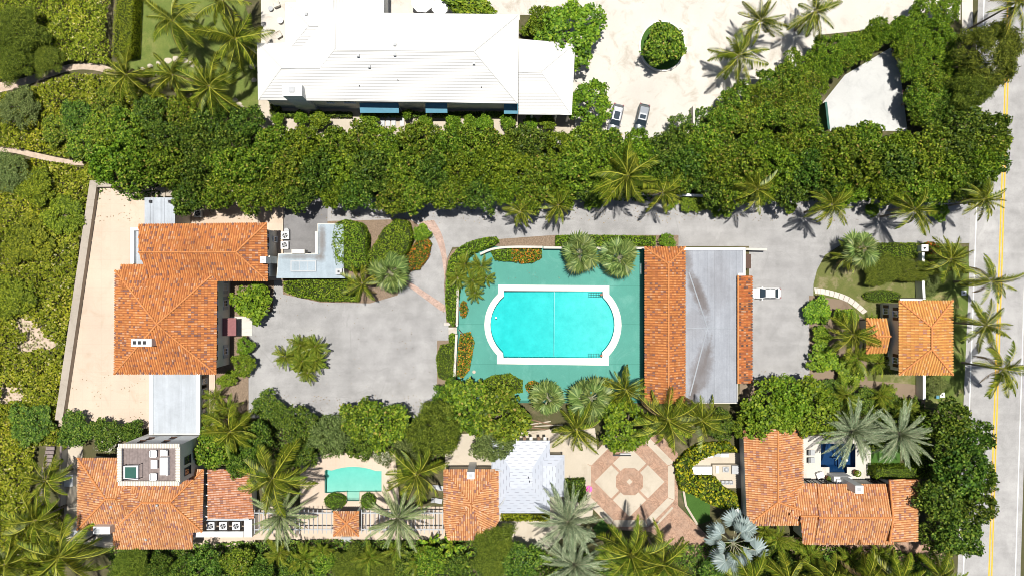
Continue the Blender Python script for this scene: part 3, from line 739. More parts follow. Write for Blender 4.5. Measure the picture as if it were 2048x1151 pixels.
layer('garden', [(1627, 568), (1634, 540), (1650, 510), (1690, 486), (1850, 486), (1850, 800), (1625, 765)], .03, M_DRYG, skirt=.02)
layer('planting_bed', [(1618, 590), (1690, 600), (1730, 640), (1735, 760), (1850, 770), (1850, 830), (1620, 800)], .036, M_DIRT)
layer('planting_bed', [(1480, 764), (1620, 764), (1620, 800), (1480, 800)], .03, M_DIRT)
# ---- tan terrace with slabs
terr = layer('terrace', [(186, 366), (566, 366), (566, 560), (430, 560), (430, 858), (116, 852)], .40, M_TERR, skirt=.4)
rows = [(372, 512), (514, 656), (658, 856)]
for y0, y1 in rows:
    xl = lambda y: 195-(y-372)*.150
    for x0, x1 in ((None, 292),):
        m = MB(); m.prism(WP([(xl(y0), y0), (x1, y0), (x1, y1), (xl(y1), y1)], .41), .402, .416); m.build('paving_slab', M_TERRS, terr)
for x0, x1 in ((294, 384), (386, 470), (472, 564)):
    m = MB(); m.prism(WP(rect(x0, 372, x1, 446), .41), .402, .416); m.build('paving_slab', M_TERRS, terr)
# ---- green pool deck in panels round the pool
deck = layer('pool_deck', [(914, 520), (930, 498), (985, 492), (1290, 494), (1290, 805), (940, 805), (914, 770)], .085, M_DECKJ, [P2(POOL_OUT, .1)], skirt=.08)
XS = [918, 990, 1064, 1138, 1212, 1286]; YS = [496, 571, 648, 728, 800]
for i in range(5):
    for j in range(4):
        cell = P2(rect(XS[i]+.3, YS[j]+.3, XS[i+1]-.3, YS[j+1]-.3), .095)
        ro_ = P2(POOL_OUT, .095)
        sheet('deck_panel', cell, .095, M_DECK, [ro_], parent=deck)
# ---- dune paths, sand, lawn
layer('lawn', [(262, -40), (470, -40), (520, 90), (520, 215), (440, 215), (330, 150), (255, 140)], .03, M_LAWN)
pa = spline([(-60, 172), (30, 160), (90, 142), (150, 127), (205, 130), (240, 146)], 6); pb = spline([(-60, 196), (30, 178), (95, 156), (150, 140), (200, 143), (232, 158)], 6)
layer('path', pa+pb[::-1], .03, M_SAND)
pa = spline([(-60, 285), (20, 293), (70, 305), (120, 316), (168, 324)], 6); pb = spline([(-60, 300), (20, 305), (70, 316), (120, 327), (168, 331)], 6)
layer('path', pa+pb[::-1], .03, M_SAND)
layer('sand_patch', ell(66, 672, 48, 40, 16, 1, .12), .03, M_SAND)
layer('sand_patch', ell(20, 790, 28, 26, 12, 2, .12), .03, M_SAND)
# ---- white motor court, patios of the white house
layer('motor_court', [(1030, -200), (1921, -200), (1921, 40), (1640, 70), (1610, 150), (1520, 205), (1430, 225), (1400, 235), (1400, 290), (1110, 290), (1110, 30), (1030, 30)], .014, M_COURT)
layer('sport_court', [(1646, 205), (1690, 150), (1782, 95), (1800, 140), (1815, 262), (1660, 262)], .03, M_SPORT)
layer('patio', [(517, 200), (1150, 210), (1150, 275), (517, 275)], .05, M_CREAM, skirt=.04)
layer('patio', [(522, -120), (600, -120), (600, 95), (522, 95)], .05, M_COURT, skirt=.04)
layer('patio', [(760, -120), (1040, -120), (1040, 40), (760, 40)], .05, M_COURT, skirt=.04)
# ---- lower plots
layer('patio', [(600, 918), (640, 905), (790, 905), (800, 1012), (890, 1012), (890, 1078), (500, 1078), (500, 1012), (600, 1012)], .06, M_TERRS, [P2(SP_IN, .1)], skirt=.05)
layer('patio', [(890, 868), (1190, 855), (1195, 900), (1185, 1030), (1090, 1100), (1000, 1100), (995, 1030), (890, 940)], .022, M_CREAM)
layer('patio', [(128, 885), (165, 885), (165, 1060), (235, 1060), (235, 1098), (128, 1080)], .05, M_CREAM, skirt=.04)
layer('patio', [(380, 1035), (510, 1035), (510, 1085), (380, 1100)], .05, M_TERRS, skirt=.04)
layer('patio', [(1598, 870), (1742, 870), (1742, 966), (1598, 966)], .06, M_COURT, [P2(BP_IN, .1)], skirt=.05)
layer('lawn', [(1742, 880), (1800, 880), (1800, 940), (1742, 940)], .03, M_TURF)
layer('patio', [(1385, 905), (1500, 905), (1500, 975), (1440, 975), (1385, 950)], .03, M_CREAM)
layer('path', [(1560, 1070), (1780, 1085), (1850, 1080), (1890, 1110), (1880, 1140), (1560, 1130)], .02, M_BRICK)
layer('lawn', [(1362, 985), (1420, 985), (1420, 1040), (1392, 1050), (1372, 1020)], .026, M_TURF)
layer('lawn', [(1185, 1055), (1205, 1036), (1222, 1052), (1200, 1075)], .026, M_TURF)
# ---- octagon plaza
cx, cy = 1259, 962
plaza = layer('plaza', [(1170, 935), (1215, 872), (1320, 868), (1356, 905), (1356, 1010), (1420, 1075), (1425, 1125), (1370, 1108), (1300, 1062), (1225, 1058), (1170, 1000)], .034, M_BRICK)
def paver(pts, mat, name='paving_panel', z=.037, t=.02):
    m = MB(); m.prism(WP(pts, z), z, z+t); return m.build(name, mat, plaza)
def octo(r, ph=R(22.5)): return [(cx+r/math.cos(R(22.5))*math.cos(ph+k*R(45)), cy+r/math.cos(R(22.5))*math.sin(ph+k*R(45))) for k in range(8)]
D = 70.0
corn = [(cx+D, cy), (cx, cy+D), (cx-D, cy), (cx, cy-D)]
mid = lambda a, b, t=.5: (a[0]+(b[0]-a[0])*t, a[1]+(b[1]-a[1])*t)
for k in range(4):
    c0 = corn[k]; a = mid(c0, corn[(k+1) % 4], .475); b = mid(c0, corn[k-1], .475)
    def toward(p, d=27.0):
        L = math.hypot(p[0]-cx, p[1]-cy); return (cx+(p[0]-cx)*d/L, cy+(p[1]-cy)*d/L)
    u = ((c0[0]-cx)/D, (c0[1]-cy)/D); v = (-u[1], u[0])
    pa_ = (cx+u[0]*27+v[0]*11, cy+u[1]*27+v[1]*11); pb_ = (cx+u[0]*27-v[0]*11, cy+u[1]*27-v[1]*11)
    qa = (cx+u[0]*21.3+v[0]*18, cy+u[1]*21.3+v[1]*18); qb = (cx+u[0]*21.3-v[0]*18, cy+u[1]*21.3-v[1]*18)
    paver([c0, a, qa, pa_, pb_, qb, b], M_CREAM)
paver(octo(26), M_BRICK, 'paving_panel', .037, .012)
paver([(cx+6, cy), (cx, cy+6), (cx-6, cy), (cx, cy-6)], M_CREAM, 'paving_panel', .051, .008)
o1 = octo(77); o2 = octo(90)
for k in range(8):
    if k == 2: pass
    a, b = o1[k], o1[(k+1) % 8]; c, d = o2[(k+1) % 8], o2[k]
    paver([mid(a, b, .01), mid(a, b, .99), mid(d, c, .99), mid(d, c, .01)], M_CREAM, 'border_stone')
for f0, f1 in ((.30, .34),):
    paver([(1306, 1052), (1344, 1012), (1347, 1015), (1309, 1055)], M_CREAM, 'border_stone')
# ---- curved garden path with stones
pc = spline([(1628, 575), (1660, 580), (1700, 594), (1735, 622)], 4); pd = spline([(1630, 586), (1658, 591), (1695, 604), (1726, 628)], 4)
gp = layer('path', pc+pd[::-1], .040, M_DIRT)
for i in range(len(pc)-1):
    q = [mid(pc[i], pc[i+1], .05), mid(pc[i], pc[i+1], .95), mid(pd[i], pd[i+1], .95), mid(pd[i], pd[i+1], .05)]
    m = MB(); m.prism(WP(q, .05), .042, .07); m.build('paving_stone', M_COURT, gp)
# ---- dune scrub: low shrubs nobody could count
def scrub(name, poly, label, dens, leaf, hmin, hmax, seed, mat, holes=()):
    rng = np.random.default_rng(seed); P = P2(poly, 1.0); xs = [p[0] for p in P]; ys = [p[1] for p in P]
    n = int((max(xs)-min(xs))*(max(ys)-min(ys))*dens); X = rng.uniform(min(xs), max(xs), n); Y = rng.uniform(min(ys), max(ys), n)
    hp = [P2(h, 1.0) for h in holes]
    k = np.array([inside(x, y, P) and not any(inside(x, y, h) for h in hp) for x, y in zip(X, Y)]); X = X[k]; Y = Y[k]
    f = lambda a, b, s: np.sin(X*a+s)*np.sin(Y*b+s*1.7)
    hh = .5+.22*f(.35, .42, seed)+.2*f(.8, .9, seed+1)+.14*f(1.9, 1.7, seed+2)+.10*f(3.7, 4.1, seed+3)
    Z = hmin+(hmax-hmin)*np.clip(hh, 0, 1)-np.abs(rng.normal(size=len(X)))*.16
    N = rng.normal(size=(len(X), 3))*.55; N[:, 2] += 1
    e = .03; gx = (f(.8, .9, seed+1)); N[:, 0] += .3*np.cos(X*1.9+seed+2); N[:, 1] += .3*np.cos(Y*1.7+seed)
    V = leaf_quads(np.stack([X, Y, Z], 1), N, leaf, leaf*.7, rng)
    b = Vector((P[0][0], P[0][1], 0)); o = put(name, quads_mesh(name, V-np.array(b), mat)); o.location = b
    return tag(o, label, 'shrubs', kind='stuff')
PATH1 = pa_h = [(-60, 176), (30, 158), (95, 138), (150, 124), (235, 132), (238, 156), (150, 146), (95, 160), (30, 182), (-60, 200)]
PATH2 = [(-60, 283), (70, 302), (168, 322), (168, 333), (70, 318), (-60, 302)]
scrub('dune_scrub', [(-120, -60), (222, -60), (215, 128), (150, 122), (95, 134), (30, 154), (-120, 175)], 'low dune shrubs beyond the sand path by the clipped hedge', 38, .42, .5, 2.4, 3, L_SCRUB)
scrub('dune_scrub', [(-120, 205), (30, 184), (95, 162), (150, 148), (250, 150), (330, 190), (330, 240), (200, 372), (178, 372), (150, 560), (108, 850), (150, 870), (130, 900), (120, 1151), (120, 1230), (-120, 1230)], 'low green dune shrubs covering the seaward strip left of the terrace', 34, .46, .4, 1.9, 5, L_SCRUB, [PATH2, ell(72, 682, 34, 22, 18, .5, .4), ell(48, 648, 17, 15, 12, 2, .35), ell(20, 790, 20, 16, 14, 1, .4), [(70, 890), (130, 890), (130, 1010), (60, 1010)]])
scrub('dry_dune_grass', ell(68, 668, 66, 50, 22, 1.0, .28), 'pale dry grass in the sandy hollow of the dune', 7, .5, .1, .5, 9, L_DRY)
scrub('dry_dune_grass', ell(22, 785, 36, 32, 18, 2.2, .3), 'small patch of dry grass near the bottom of the dune', 7, .5, .1, .5, 11, L_DRY)
scrub('under_planting', [(1630, 775), (1850, 800), (1850, 900), (1745, 900), (1700, 870), (1640, 850)], 'dense garden planting below the gatehouse', 30, .38, .4, 1.6, 13, L_DARK)
scrub('under_planting', [(395, 860), (560, 830), (880, 830), (890, 930), (760, 905), (620, 912), (395, 930)], 'shaded planting under the trees behind the small pool', 26, .38, .2, 1.3, 14, L_DARK)
scrub('under_planting', [(215, 1098), (560, 1080), (1010, 1080), (1100, 1110), (1500, 1080), (1900, 1110), (1900, 1230), (215, 1230)], 'dark shaded planting along the bottom boundary', 26, .4, .3, 1.6, 15, L_DARK)
scrub('under_planting', [(1380, 215), (1640, 200), (1650, 270), (1900, 270), (1990, 300), (1990, 400), (180, 400), (185, 360), (260, 255), (1150, 275), (1380, 275)], 'shaded low growth under the long belt of trees', 16, .45, .2, 1.0, 16, L_DARK)

def litter(name, poly, label, n, seed, z, mat, size=.2):
    rng = np.random.default_rng(seed); P = P2(poly, z); xs = [p[0] for p in P]; ys = [p[1] for p in P]; pts = []
    while len(pts) < n:
        x, y = rng.uniform(min(xs), max(xs)), rng.uniform(min(ys), max(ys))
        if inside(x, y, P) and math.sin(x*.9+seed)+math.sin(y*1.1+seed)+rng.normal()*.7 > .3: pts.append((x, y, z))
    N = rng.normal(size=(n, 3))*.25; N[:, 2] += 1; V = leaf_quads(np.array(pts), N, size, size*.6, rng, 0); V[:, :, 2] = np.maximum(V[:, :, 2], z+.003)
    b = Vector(pts[0]); o = put(name, quads_mesh(name, V-np.array(b), mat)); o.location = b; return tag(o, label, 'leaves', kind='stuff')
litter('leaf_litter', [(570, 415), (1940, 405), (1940, 440), (1400, 445), (850, 450), (660, 440)], 'fallen brown leaves along the driveway under the tree belt', 420, 1, .03, L_DEAD, .22)
litter('leaf_litter', [(200, 378), (285, 378), (285, 440), (190, 445)], 'few fallen leaves on the upper end of the tan terrace', 45, 2, .425, L_DEAD, .24)
litter('leaf_litter', [(360, 385), (560, 385), (560, 440), (400, 440)], 'fallen leaves on the tan paving under the trees', 160, 3, .425, L_DEAD, .22)
litter('leaf_litter', [(500, 790), (870, 790), (870, 835), (500, 835)], 'fallen leaves along the lower edge of the courtyard', 160, 4, .03, L_DEAD, .22)
litter('leaf_litter', [(500, 560), (890, 600), (890, 790), (500, 790)], 'scattered fallen leaves across the courtyard', 90, 5, .03, L_DEAD, .18)
litter('leaf_litter', [(930, 500), (1285, 500), (1285, 566), (930, 566)], 'scattered leaves on the upper pool deck', 50, 6, .11, L_DEAD, .16)
litter('leaf_litter', [(130, 745), (290, 745), (290, 850), (120, 845)], 'fallen leaves on the lower end of the tan terrace', 60, 7, .425, L_DEAD, .22)
litter('leaf_litter', [(1505, 740), (1620, 740), (1620, 768), (1505, 768)], 'fallen leaves at the lower end of the parking court', 60, 8, .03, L_DEAD, .2)
# ================================================================== BUILDINGS
def at(r, z): return WP(r, z)
def walls(parent, pts, z, inset, mat, z0=0.0, ztop=None, name='wall'):
    m = MB(); m.prism(shrink([(p.x, p.y) for p in WP(pts, z)], inset), z0, (ztop or z-.12)); return m.build(name, mat, parent)
def bx(parent, name, mat, x0, y0, x1, y1, zt, z0=0.0, zpx=None):
    """box whose top face covers the photo rectangle"""
    m = MB(); m.prism(WP(rect(x0, y0, x1, y1), zt if zpx is None else zpx), z0, zt); return m.build(name, mat, parent)
# ------------------------------------------------------------------ white house
wh = root('house', W(780, 120), 'large house with white hipped roof at the top of the picture', 'house')
E7 = 7.0
planes = [
 [(517, 200, 7), (1035, 207, 7), (948, 103, 10.7), (670, 100, 10.7), (640, 137, 9.4), (563, 136, 9.4)],
 [(515, 86, 7), (517, 200, 7), (563, 136, 9.4)],
 [(515, 86, 7), (563, 136, 9.4), (640, 137, 9.4), (592, 86, 7)],
 [(1037, 30, 7), (1035, 207, 7), (948, 103, 10.7)],
 [(768, 27, 7), (1037, 30, 7), (948, 103, 10.7), (670, 100, 10.7)],
 [(768, -70, 7), (768, 27, 7), (670, 100, 10.7), (667, -70, 10.7)],
 [(592, -70, 7), (667, -70, 10.7), (670, 100, 10.7), (640, 137, 9.4), (592, 86, 7)],
 [(571, 5, 7), (618, 52, 9.3), (655, 52, 9.3), (608, 5, 7)],
 [(571, 5, 7), (571, 110, 7), (618, 52, 9.3)],
 [(571, 110, 7), (618, 52, 9.3), (655, 52, 9.3), (610, 110, 7)]]
course_roof(wh, planes, M_WROOF, [((670, 100, 10.7), (948, 103, 10.7)), ((948, 103, 10.7), (1037, 30, 7)), ((948, 103, 10.7), (1035, 207, 7)), ((563, 136, 9.4), (640, 137, 9.4)), ((563, 136, 9.4), (515, 86, 7)), ((563, 136, 9.4), (517, 200, 7)), ((667, -70, 10.7), (670, 100, 10.7)), ((618, 52, 9.3), (571, 5, 7)), ((618, 52, 9.3), (655, 52, 9.3))])
walls(wh, [(517, 86), (573, 86), (573, 5), (592, 5), (592, -70), (768, -70), (768, 29), (1035, 29), (1035, 206), (517, 200)], 7, .55, M_WHITEW)
m = MB(); a, b, c = W(571, 108, 7.35), W(616, 103, 7.7), W(616, 113, 7.5); m.prism([a, b, c], 6.8, 7.9); m.build('clerestory', M_GREYM, wh)
course_roof(wh, [[(1037, 78, 5.6), (1150, 87, 5.6), (1082, 144, 7.5), (1037, 145, 7.5)], [(1150, 87, 5.6), (1143, 230, 5.6), (1082, 144, 7.5)], [(1143, 230, 5.6), (1037, 229, 5.6), (1037, 145, 7.5), (1082, 144, 7.5)]], M_WROOF, [((1037, 145, 7.5), (1082, 144, 7.5)), ((1082, 144, 7.5), (1150, 87, 5.6)), ((1082, 144, 7.5), (1143, 230, 5.6))], 'side_roof')
walls(wh, [(1037, 80), (1148, 88), (1146, 185), (1037, 185)], 5.6, .5, M_WHITEW, name='side_wall')
for px, py in ((1064, 226), (1113, 226), (1138, 226)):
    m = MB(); m.box(W(px, py, 5.4), .32, .32, 0, 5.4); m.build('post', M_TRIM, wh)
ch = bx(wh, 'chimney', M_WHITEW, 565, 170, 604, 192, 9.3)
bx(ch, 'flue', M_GREYM, 578, 174, 588, 184, 9.6, 9.301)
for px, py, z in ((613, 30, 8.3), (717, 112, 10.4), (739, 134, 9.7), (790, 90, 10.4), (790, 110, 10.5), (948, 127, 10.0)):
    bx(wh, 'roof_vent', M_GREYM, px-2.6, py-2.8, px+2.6, py+2.8, z+.35, z-.6, z)
for px, py, z in ((719, 172, 8.3), (796, 161, 8.7), (963, 175, 8.2)):
    m = MB(); m.cyl(W(px, py, z), .07, z-.4, z+.25, 8); m.build('vent_pipe', M_BLACK, wh)
wy = W(780, 204, 7).y+.55                                       # face of the south wall
def awning(parent, x0, x1, yw, zt=3.5, drop=.75, out=1.35, mat=None, ny=-1):
    a = W(x0, 220, 3).x; b = W(x1, 220, 3).x; m = MB(); t = .05
    m.add([(a, yw+ny*.02, zt), (b, yw+ny*.02, zt), (b, yw+ny*out, zt-drop), (a, yw+ny*out, zt-drop), (a, yw+ny*.02, zt-t), (b, yw+ny*.02, zt-t), (b, yw+ny*out, zt-drop-.22), (a, yw+ny*out, zt-drop-.22)], [(3, 2, 1, 0), (4, 5, 6, 7), (2, 3, 7, 6), (0, 4, 7, 3), (1, 2, 6, 5)])
    return m.build('awning', mat or M_BLUEAWN, parent)
awning(wh, 723, 800, wy, 4.6, .6, 1.5); awning(wh, 853, 896, wy, 4.6, .6, 1.5); awning(wh, 1008, 1036, wy, 4.4, .6, 1.6)
for px, w in ((664, 1.2), (702, 1.8), (925, 1.6), (945, 1.4)): window(wh, (W(px, 215, 4).x, wy), (0, -1), w, 4.7, 5.9, bars=2)
for px in (735, 750, 765, 780, 793): window(wh, (W(px, 220, 2).x, wy), (0, -1), 1.0, .3, 2.5, name='glazed_door', bars=1)
for px in (868, 880): window(wh, (W(px, 220, 2).x, wy), (0, -1), .9, .2, 2.4, name='glazed_door', bars=1)
for px in (842, 909):
    m = MB(); c = W(px, 214, 4.6); m.tube([(c.x-.01, wy-.03, 5.2), (c.x+.01, wy-.031, 5.2)], .01, 4)
    n_ = 16; vs = [(c.x+.55*math.cos(2*math.pi*k/n_), wy-.06, 5.3+.35*math.sin(2*math.pi*k/n_)) for k in range(n_)]+[(c.x+.55*math.cos(2*math.pi*k/n_), wy+.02, 5.3+.35*math.sin(2*math.pi*k/n_)) for k in range(n_)]
    m = MB(); m.add(vs, [tuple(range(n_))]+[(i, n_+i, n_+(i+1) % n_, (i+1) % n_) for i in range(n_)]); m.build('oval_window', M_TRIM, wh)
# ------------------------------------------------------------------ estate house
mh = root('house', W(340, 620), 'main estate house with big orange tiled pyramid roof beside the tan terrace', 'house')
ap = (314, 648, 10.4); c1, c2, c3, c4 = (231, 541, 7), (434, 541, 7), (432, 747, 7), (229, 747, 7)
tiled_roof(mh, [[c1, c2, ap], [c2, c3, ap], [c3, c4, ap], [c4, c1, ap]], [(ap, c1), (ap, c2), (ap, c3), (ap, c4)])
tiled_roof(mh, [[(277, 449, 7), (533, 446, 7), (472, 504, 9.0), (277, 504, 9.0)], [(533, 446, 7), (535, 561, 7), (472, 504, 9.0)], [(472, 504, 9.0), (535, 561, 7), (300, 561, 7), (277, 504, 9.0)]], [((277, 504, 9), (472, 504, 9)), ((472, 504, 9), (533, 446, 7)), ((472, 504, 9), (535, 561, 7))], name='wing_roof')
tiled_roof(mh, [[(241, 529, 6.9), (296, 529, 6.9), (296, 575, 8.2), (241, 575, 8.2)]], [], name='valley_roof')
m = MB(); m.prism(shrink(P2([(231, 541), (434, 541), (432, 747), (229, 747)], 7), .75), 0, 6.9); m.build('wall', M_CREAMW, mh)
walls(mh, [(279, 451), (533, 449), (533, 559), (279, 559)], 7, .6, M_CREAMW, name='wing_wall')
ch = bx(mh, 'chimney', M_WHITEW, 262, 677, 303, 692, 10.6, 7.4)
for px in (268.5, 278.5, 288.5): bx(ch, 'flue', M_BLACK, px-3, 681, px+3.4, 688, 10.62, 10.601)
# white walled bay on the left
bx(mh, 'bay', M_CREAMW, 262, 456, 290, 528, 5.6)
bx(mh, 'bay_roof', M_FLATW, 266, 460, 288, 528, 5.62, 5.601)
bx(mh, 'parapet', M_TRIM, 261, 455, 268, 527, 6.3, 5.0); bx(mh, 'parapet', M_TRIM, 268.2, 455, 283, 461, 6.3, 5.0)
# grey metal roofed stair tower
bx(mh, 'stair_wall', M_CREAMW, 291, 397, 348, 455, 6.0)
m = MB()
for pl in ([(289, 395, 6.1), (315, 395, 6.6), (315, 462, 6.6), (289, 462, 6.1)], [(315, 395, 6.6), (350, 395, 6.1), (350, 462, 6.1), (315, 462, 6.6)]): slab(m, up([W(*p) for p in pl]), .12)
sr = m.build('stair_roof', M_FLATW, mh)
for px in (300, 306, 322, 329, 336, 343):
    z = 6.62-abs(px-315)*.016; m = MB(); a = W(px, 396, z); b = W(px, 461, z); m.tube([a, b], .035, 4); m.build('seam', M_FLAT, sr)
for px in (300, 339): bx(sr, 'roof_vent', M_BLACK, px-2.6, 400, px+2.6, 405.5, 6.75, 6.3)
# east face: windows, shutters, entrance canopy
ex = W(433, 650, 7).x-.75
for py in (575, 604, 628, 655, 682, 707): window(mh, (ex, W(440, py, 5.5).y), (1, 0), .95, 5.0, 6.3, shutter=M_BROWN, bars=1)
for py in (574, 606, 702): window(mh, (ex, W(455, py, 2).y), (1, 0), 1.1, 1.2, 2.7, shutter=M_GREYM, bars=1)
cnp = W(455, 653, 2.6)
m = MB(); y0, y1 = cnp.y-1.45, cnp.y+1.45
m.add([(ex+.02, y0, 3.1), (ex+2.0, y0, 2.55), (ex+2.0, y1, 2.55), (ex+.02, y1, 3.1), (ex+.02, y0, 3.0), (ex+2.0, y0, 2.3), (ex+2.0, y1, 2.3), (ex+.02, y1, 3.0)], [(0, 1, 2, 3), (7, 6, 5, 4), (1, 5, 6, 2), (0, 4, 5, 1), (3, 2, 6, 7)]); m.build('entrance_canopy', M_RED, mh)
m = MB(); m.box((ex+.05, cnp.y), .1, 1.5, .1, 2.3); m.build('door', M_BROWN, mh)
m = MB(); m.box((ex+1.9, cnp.y), 3.6, 3.2, .01, .12); m.build('door_step', M_COURT, mh)
# south flat-roofed wing
bx(mh, 'south_wall', M_CREAMW, 299, 742, 399, 868, 3.3); bx(mh, 'flat_roof', M_FLATW, 304, 742, 394, 866, 3.45, 3.301)
for x0, x1 in ((298, 305), (393, 400)): bx(mh, 'parapet', M_TRIM, x0, 742, x1, 868, 3.75, 3.3)
for i in range(3): bx(mh, 'roofing_sheet', M_FLATW, 305.5+i*29.2, 743, 305.5+(i+1)*29.2-.6, 865, 3.466+.004*i, 3.452)
exs = W(399, 800, 3.3).x
for py in (762, 782, 802, 822): window(mh, (exs, W(402, py, 1.8).y), (1, 0), .9, .9, 2.4, shutter=M_BROWN, bars=1)
# kitchen wing with L-shaped flat roof
m = MB(); L_ = [(556, 507), (635, 507), (635, 447), (688, 447), (688, 556), (553, 556)]
m.prism(WP(L_, 3.3), 0, 3.3); m.build('kitchen_wall', M_CREAMW, mh); m = MB(); m.prism(WP([(557, 508), (636, 508), (636, 448), (687, 448), (687, 555), (554, 555)], 3.35), 3.302, 3.36); m.build('kitchen_roof', M_FLATB, mh)
for r in ((630, 463, 635.5, 508), (583, 499, 609, 507)): bx(mh, 'parapet', M_CREAMW, *r, 3.75, 2.0)
bx(mh, 'parapet', M_FLATB, 553, 551.5, 690, 556, 3.65, 3.36)
k = bx(mh, 'skylight', M_GREYM, 581, 521, 632, 543, 3.62, 3.362)
for i in range(3): bx(k, 'pane', M_FLATB, 583+i*16, 523, 598+i*16, 541, 3.65, 3.621)
c = bx(mh, 'chimney', M_WHITEW, 520, 513, 532, 526, 8.6, 6.6); bx(c, 'flue', M_GREYM, 524, 517, 528, 521, 8.65, 8.601)
bx(mh, 'chimney_stack', M_CREAMW, 534, 512, 546, 526, 6.6, 0, 5.2)
c = bx(mh, 'roof_hatch', M_GREYM, 671, 537, 684, 549, 4.1, 3.36); bx(c, 'flue', M_BLACK, 675, 541, 679, 545, 4.13, 4.101)
exk = W(534, 480, 7).x-.6
for py, z in ((474, 5), (487, 5), (540, 5)): window(mh, (exk, W(540, py, z).y), (1, 0), .9, z-.3, z+1.0, shutter=M_BROWN, bars=1)
for py in (478,): window(mh, (exk, W(545, py, 2).y), (1, 0), .9, 1.0, 2.5, bars=1)
# ------------------------------------------------------------------ pool pavilion and garage
gr = root('garage', W(1400, 650), 'long garage with orange tiled ridge roof and grey flat roof by the pool', 'garage')
tiled_roof(gr, [[(1290, 494, 4), (1290, 806, 4), (1337, 806, 6.2), (1337, 528, 6.2)], [(1370, 494, 4), (1337, 528, 6.2), (1337, 806, 6.2), (1370, 806, 4)], [(1290, 494, 4), (1370, 494, 4), (1337, 528, 6.2)]], [((1337, 528, 6.2), (1337, 806, 6.2)), ((1337, 528, 6.2), (1290, 494, 4)), ((1337, 528, 6.2), (1370, 494, 4))], cw=.40)
walls(gr, rect(1293, 496, 1370, 806), 4, .55, M_CREAMW)
FP = [(1366, 497), (1489, 497), (1489, 549), (1476, 549), (1476, 806), (1366, 806)]
m = MB(); m.prism(WP(FP, 3.85), 0, 3.85); m.build('garage_wall', M_CREAMW, gr)
m = MB(); m.prism(WP([(1367, 499), (1487, 499), (1487, 549), (1475, 549), (1475, 805), (1367, 805)], 3.9), 3.852, 3.92); fr = m.build('flat_roof', M_SEAM, gr)
for i in range(8):
    x0 = 1371+i*14.6; x1 = min(x0+14.35, 1474 if i > 6 else x0+14.35)
    if x0 > 1473: x1 = 1486
    y1s = ((500, 655), (657, 804)) if x0 < 1470 else ((500, 548),)
    for a, b in y1s: bx(fr, 'roofing_sheet', M_FLAT, x0, a, x1, b, 3.925+.006*(i % 3)+.003, 3.921)
m = MB(); pts = [W(x, y, 3.97) for x, y in ((1378, 545), (1400, 610), (1415, 655), (1402, 705), (1380, 790))]
m.tube(pts, .10, 4); m.build('roof_crease', M_FLATW, fr)
m = MB(); m.tube([W(1372, 656, 3.95), W(1474, 656, 3.95)], .06, 4); m.build('roof_joint', M_FLATW, fr)
bx(gr, 'parapet', M_TRIM, 1366, 495, 1491, 500.5, 4.2, 3.0); bx(gr, 'parapet', M_TRIM, 1486.5, 500.7, 1491, 551, 4.2, 3.0); bx(gr, 'parapet', M_TRIM, 1477, 546, 1486.3, 551, 4.2, 3.0)
tiled_roof(gr, [[(1476, 551, 4.3), (1504, 551, 3.3), (1504, 766, 3.3), (1476, 766, 4.3)]], [((1476, 551, 4.3), (1476, 766, 4.3))], M_TILED, name='garage_eave_roof', cw=.42)
bx(gr, 'front_wall', M_CREAMW, 1476.5, 553, 1496, 764, 3.3)
fx = W(1496, 600, 3.3).x
for py in (575, 612, 650, 688, 726):
    m = MB(); m.box((fx+.04, W(1500, py, 1.2).y), .08, 2.5, .03, 2.3); m.build('garage_door', M_BROWN, gr)
bx(gr, 'gate', M_BROWN, 1492, 508, 1502, 537, 2.0, .1)
# ------------------------------------------------------------------ gatehouse
gh = root('gatehouse', W(1820, 670), 'small two-storey gatehouse with golden tiled hip roof by the road', 'gatehouse')
q = [(1798, 601, 6.5), (1905, 601, 6.5), (1905, 749, 6.5), (1798, 749, 6.5)]; ra, rb = (1863, 654, 8.4), (1863, 698, 8.4)
tiled_roof(gh, [[q[0], q[1], ra], [q[1], q[2], rb, ra], [q[2], q[3], rb], [q[3], q[0], ra, rb]], [(ra, rb), (ra, q[0]), (ra, q[1]), (rb, q[2]), (rb, q[3])], M_TILE3, M_PAN3, cw=.42, tl=.55)
walls(gh, rect(1798, 601, 1905, 749), 6.5, .5, M_CREAMW)
tiled_roof(gh, [[(1733, 636, 3.4), (1774, 637, 3.4), (1781, 672, 4.6), (1755, 672, 4.6)], [(1733, 706, 3.4), (1774, 705, 3.4), (1781, 672, 4.6), (1755, 672, 4.6)], [(1733, 636, 3.4), (1733, 706, 3.4), (1755, 672, 4.6)]], [((1755, 672, 4.6), (1781, 672, 4.6)), ((1755, 672, 4.6), (1733, 636, 3.4)), ((1755, 672, 4.6), (1733, 706, 3.4))], M_TILE3, M_PAN3, 'porch_roof', .42, .55)
walls(gh, rect(1735, 638, 1778, 704), 3.4, .35, M_CREAMW, name='porch_wall')
gx = W(1798, 670, 6.5).x+.5
for py in (627, 720): window(gh, (gx, W(1780, py, 4.6).y), (-1, 0), 1.0, 4.0, 5.3, shutter=M_BROWN, bars=1)
for py in (622, 706): window(gh, (gx, W(1760, py, 1.9).y), (-1, 0), 1.0, 1.2, 2.6, shutter=M_BROWN, bars=1)
bx(gh, 'balcony', M_TRIM, 1800, 597, 1845, 601, 3.2, 2.9)
m = MB(); a, b = W(1799, 595, 4.2), W(1852, 596, 4.2); m.tube([a, b], .05, 5); m.tube([a, (a.x, a.y, 2.9)], .04, 5); m.tube([b, (b.x, b.y, 2.9)], .04, 5); m.build('railing', M_DARKM, gh)
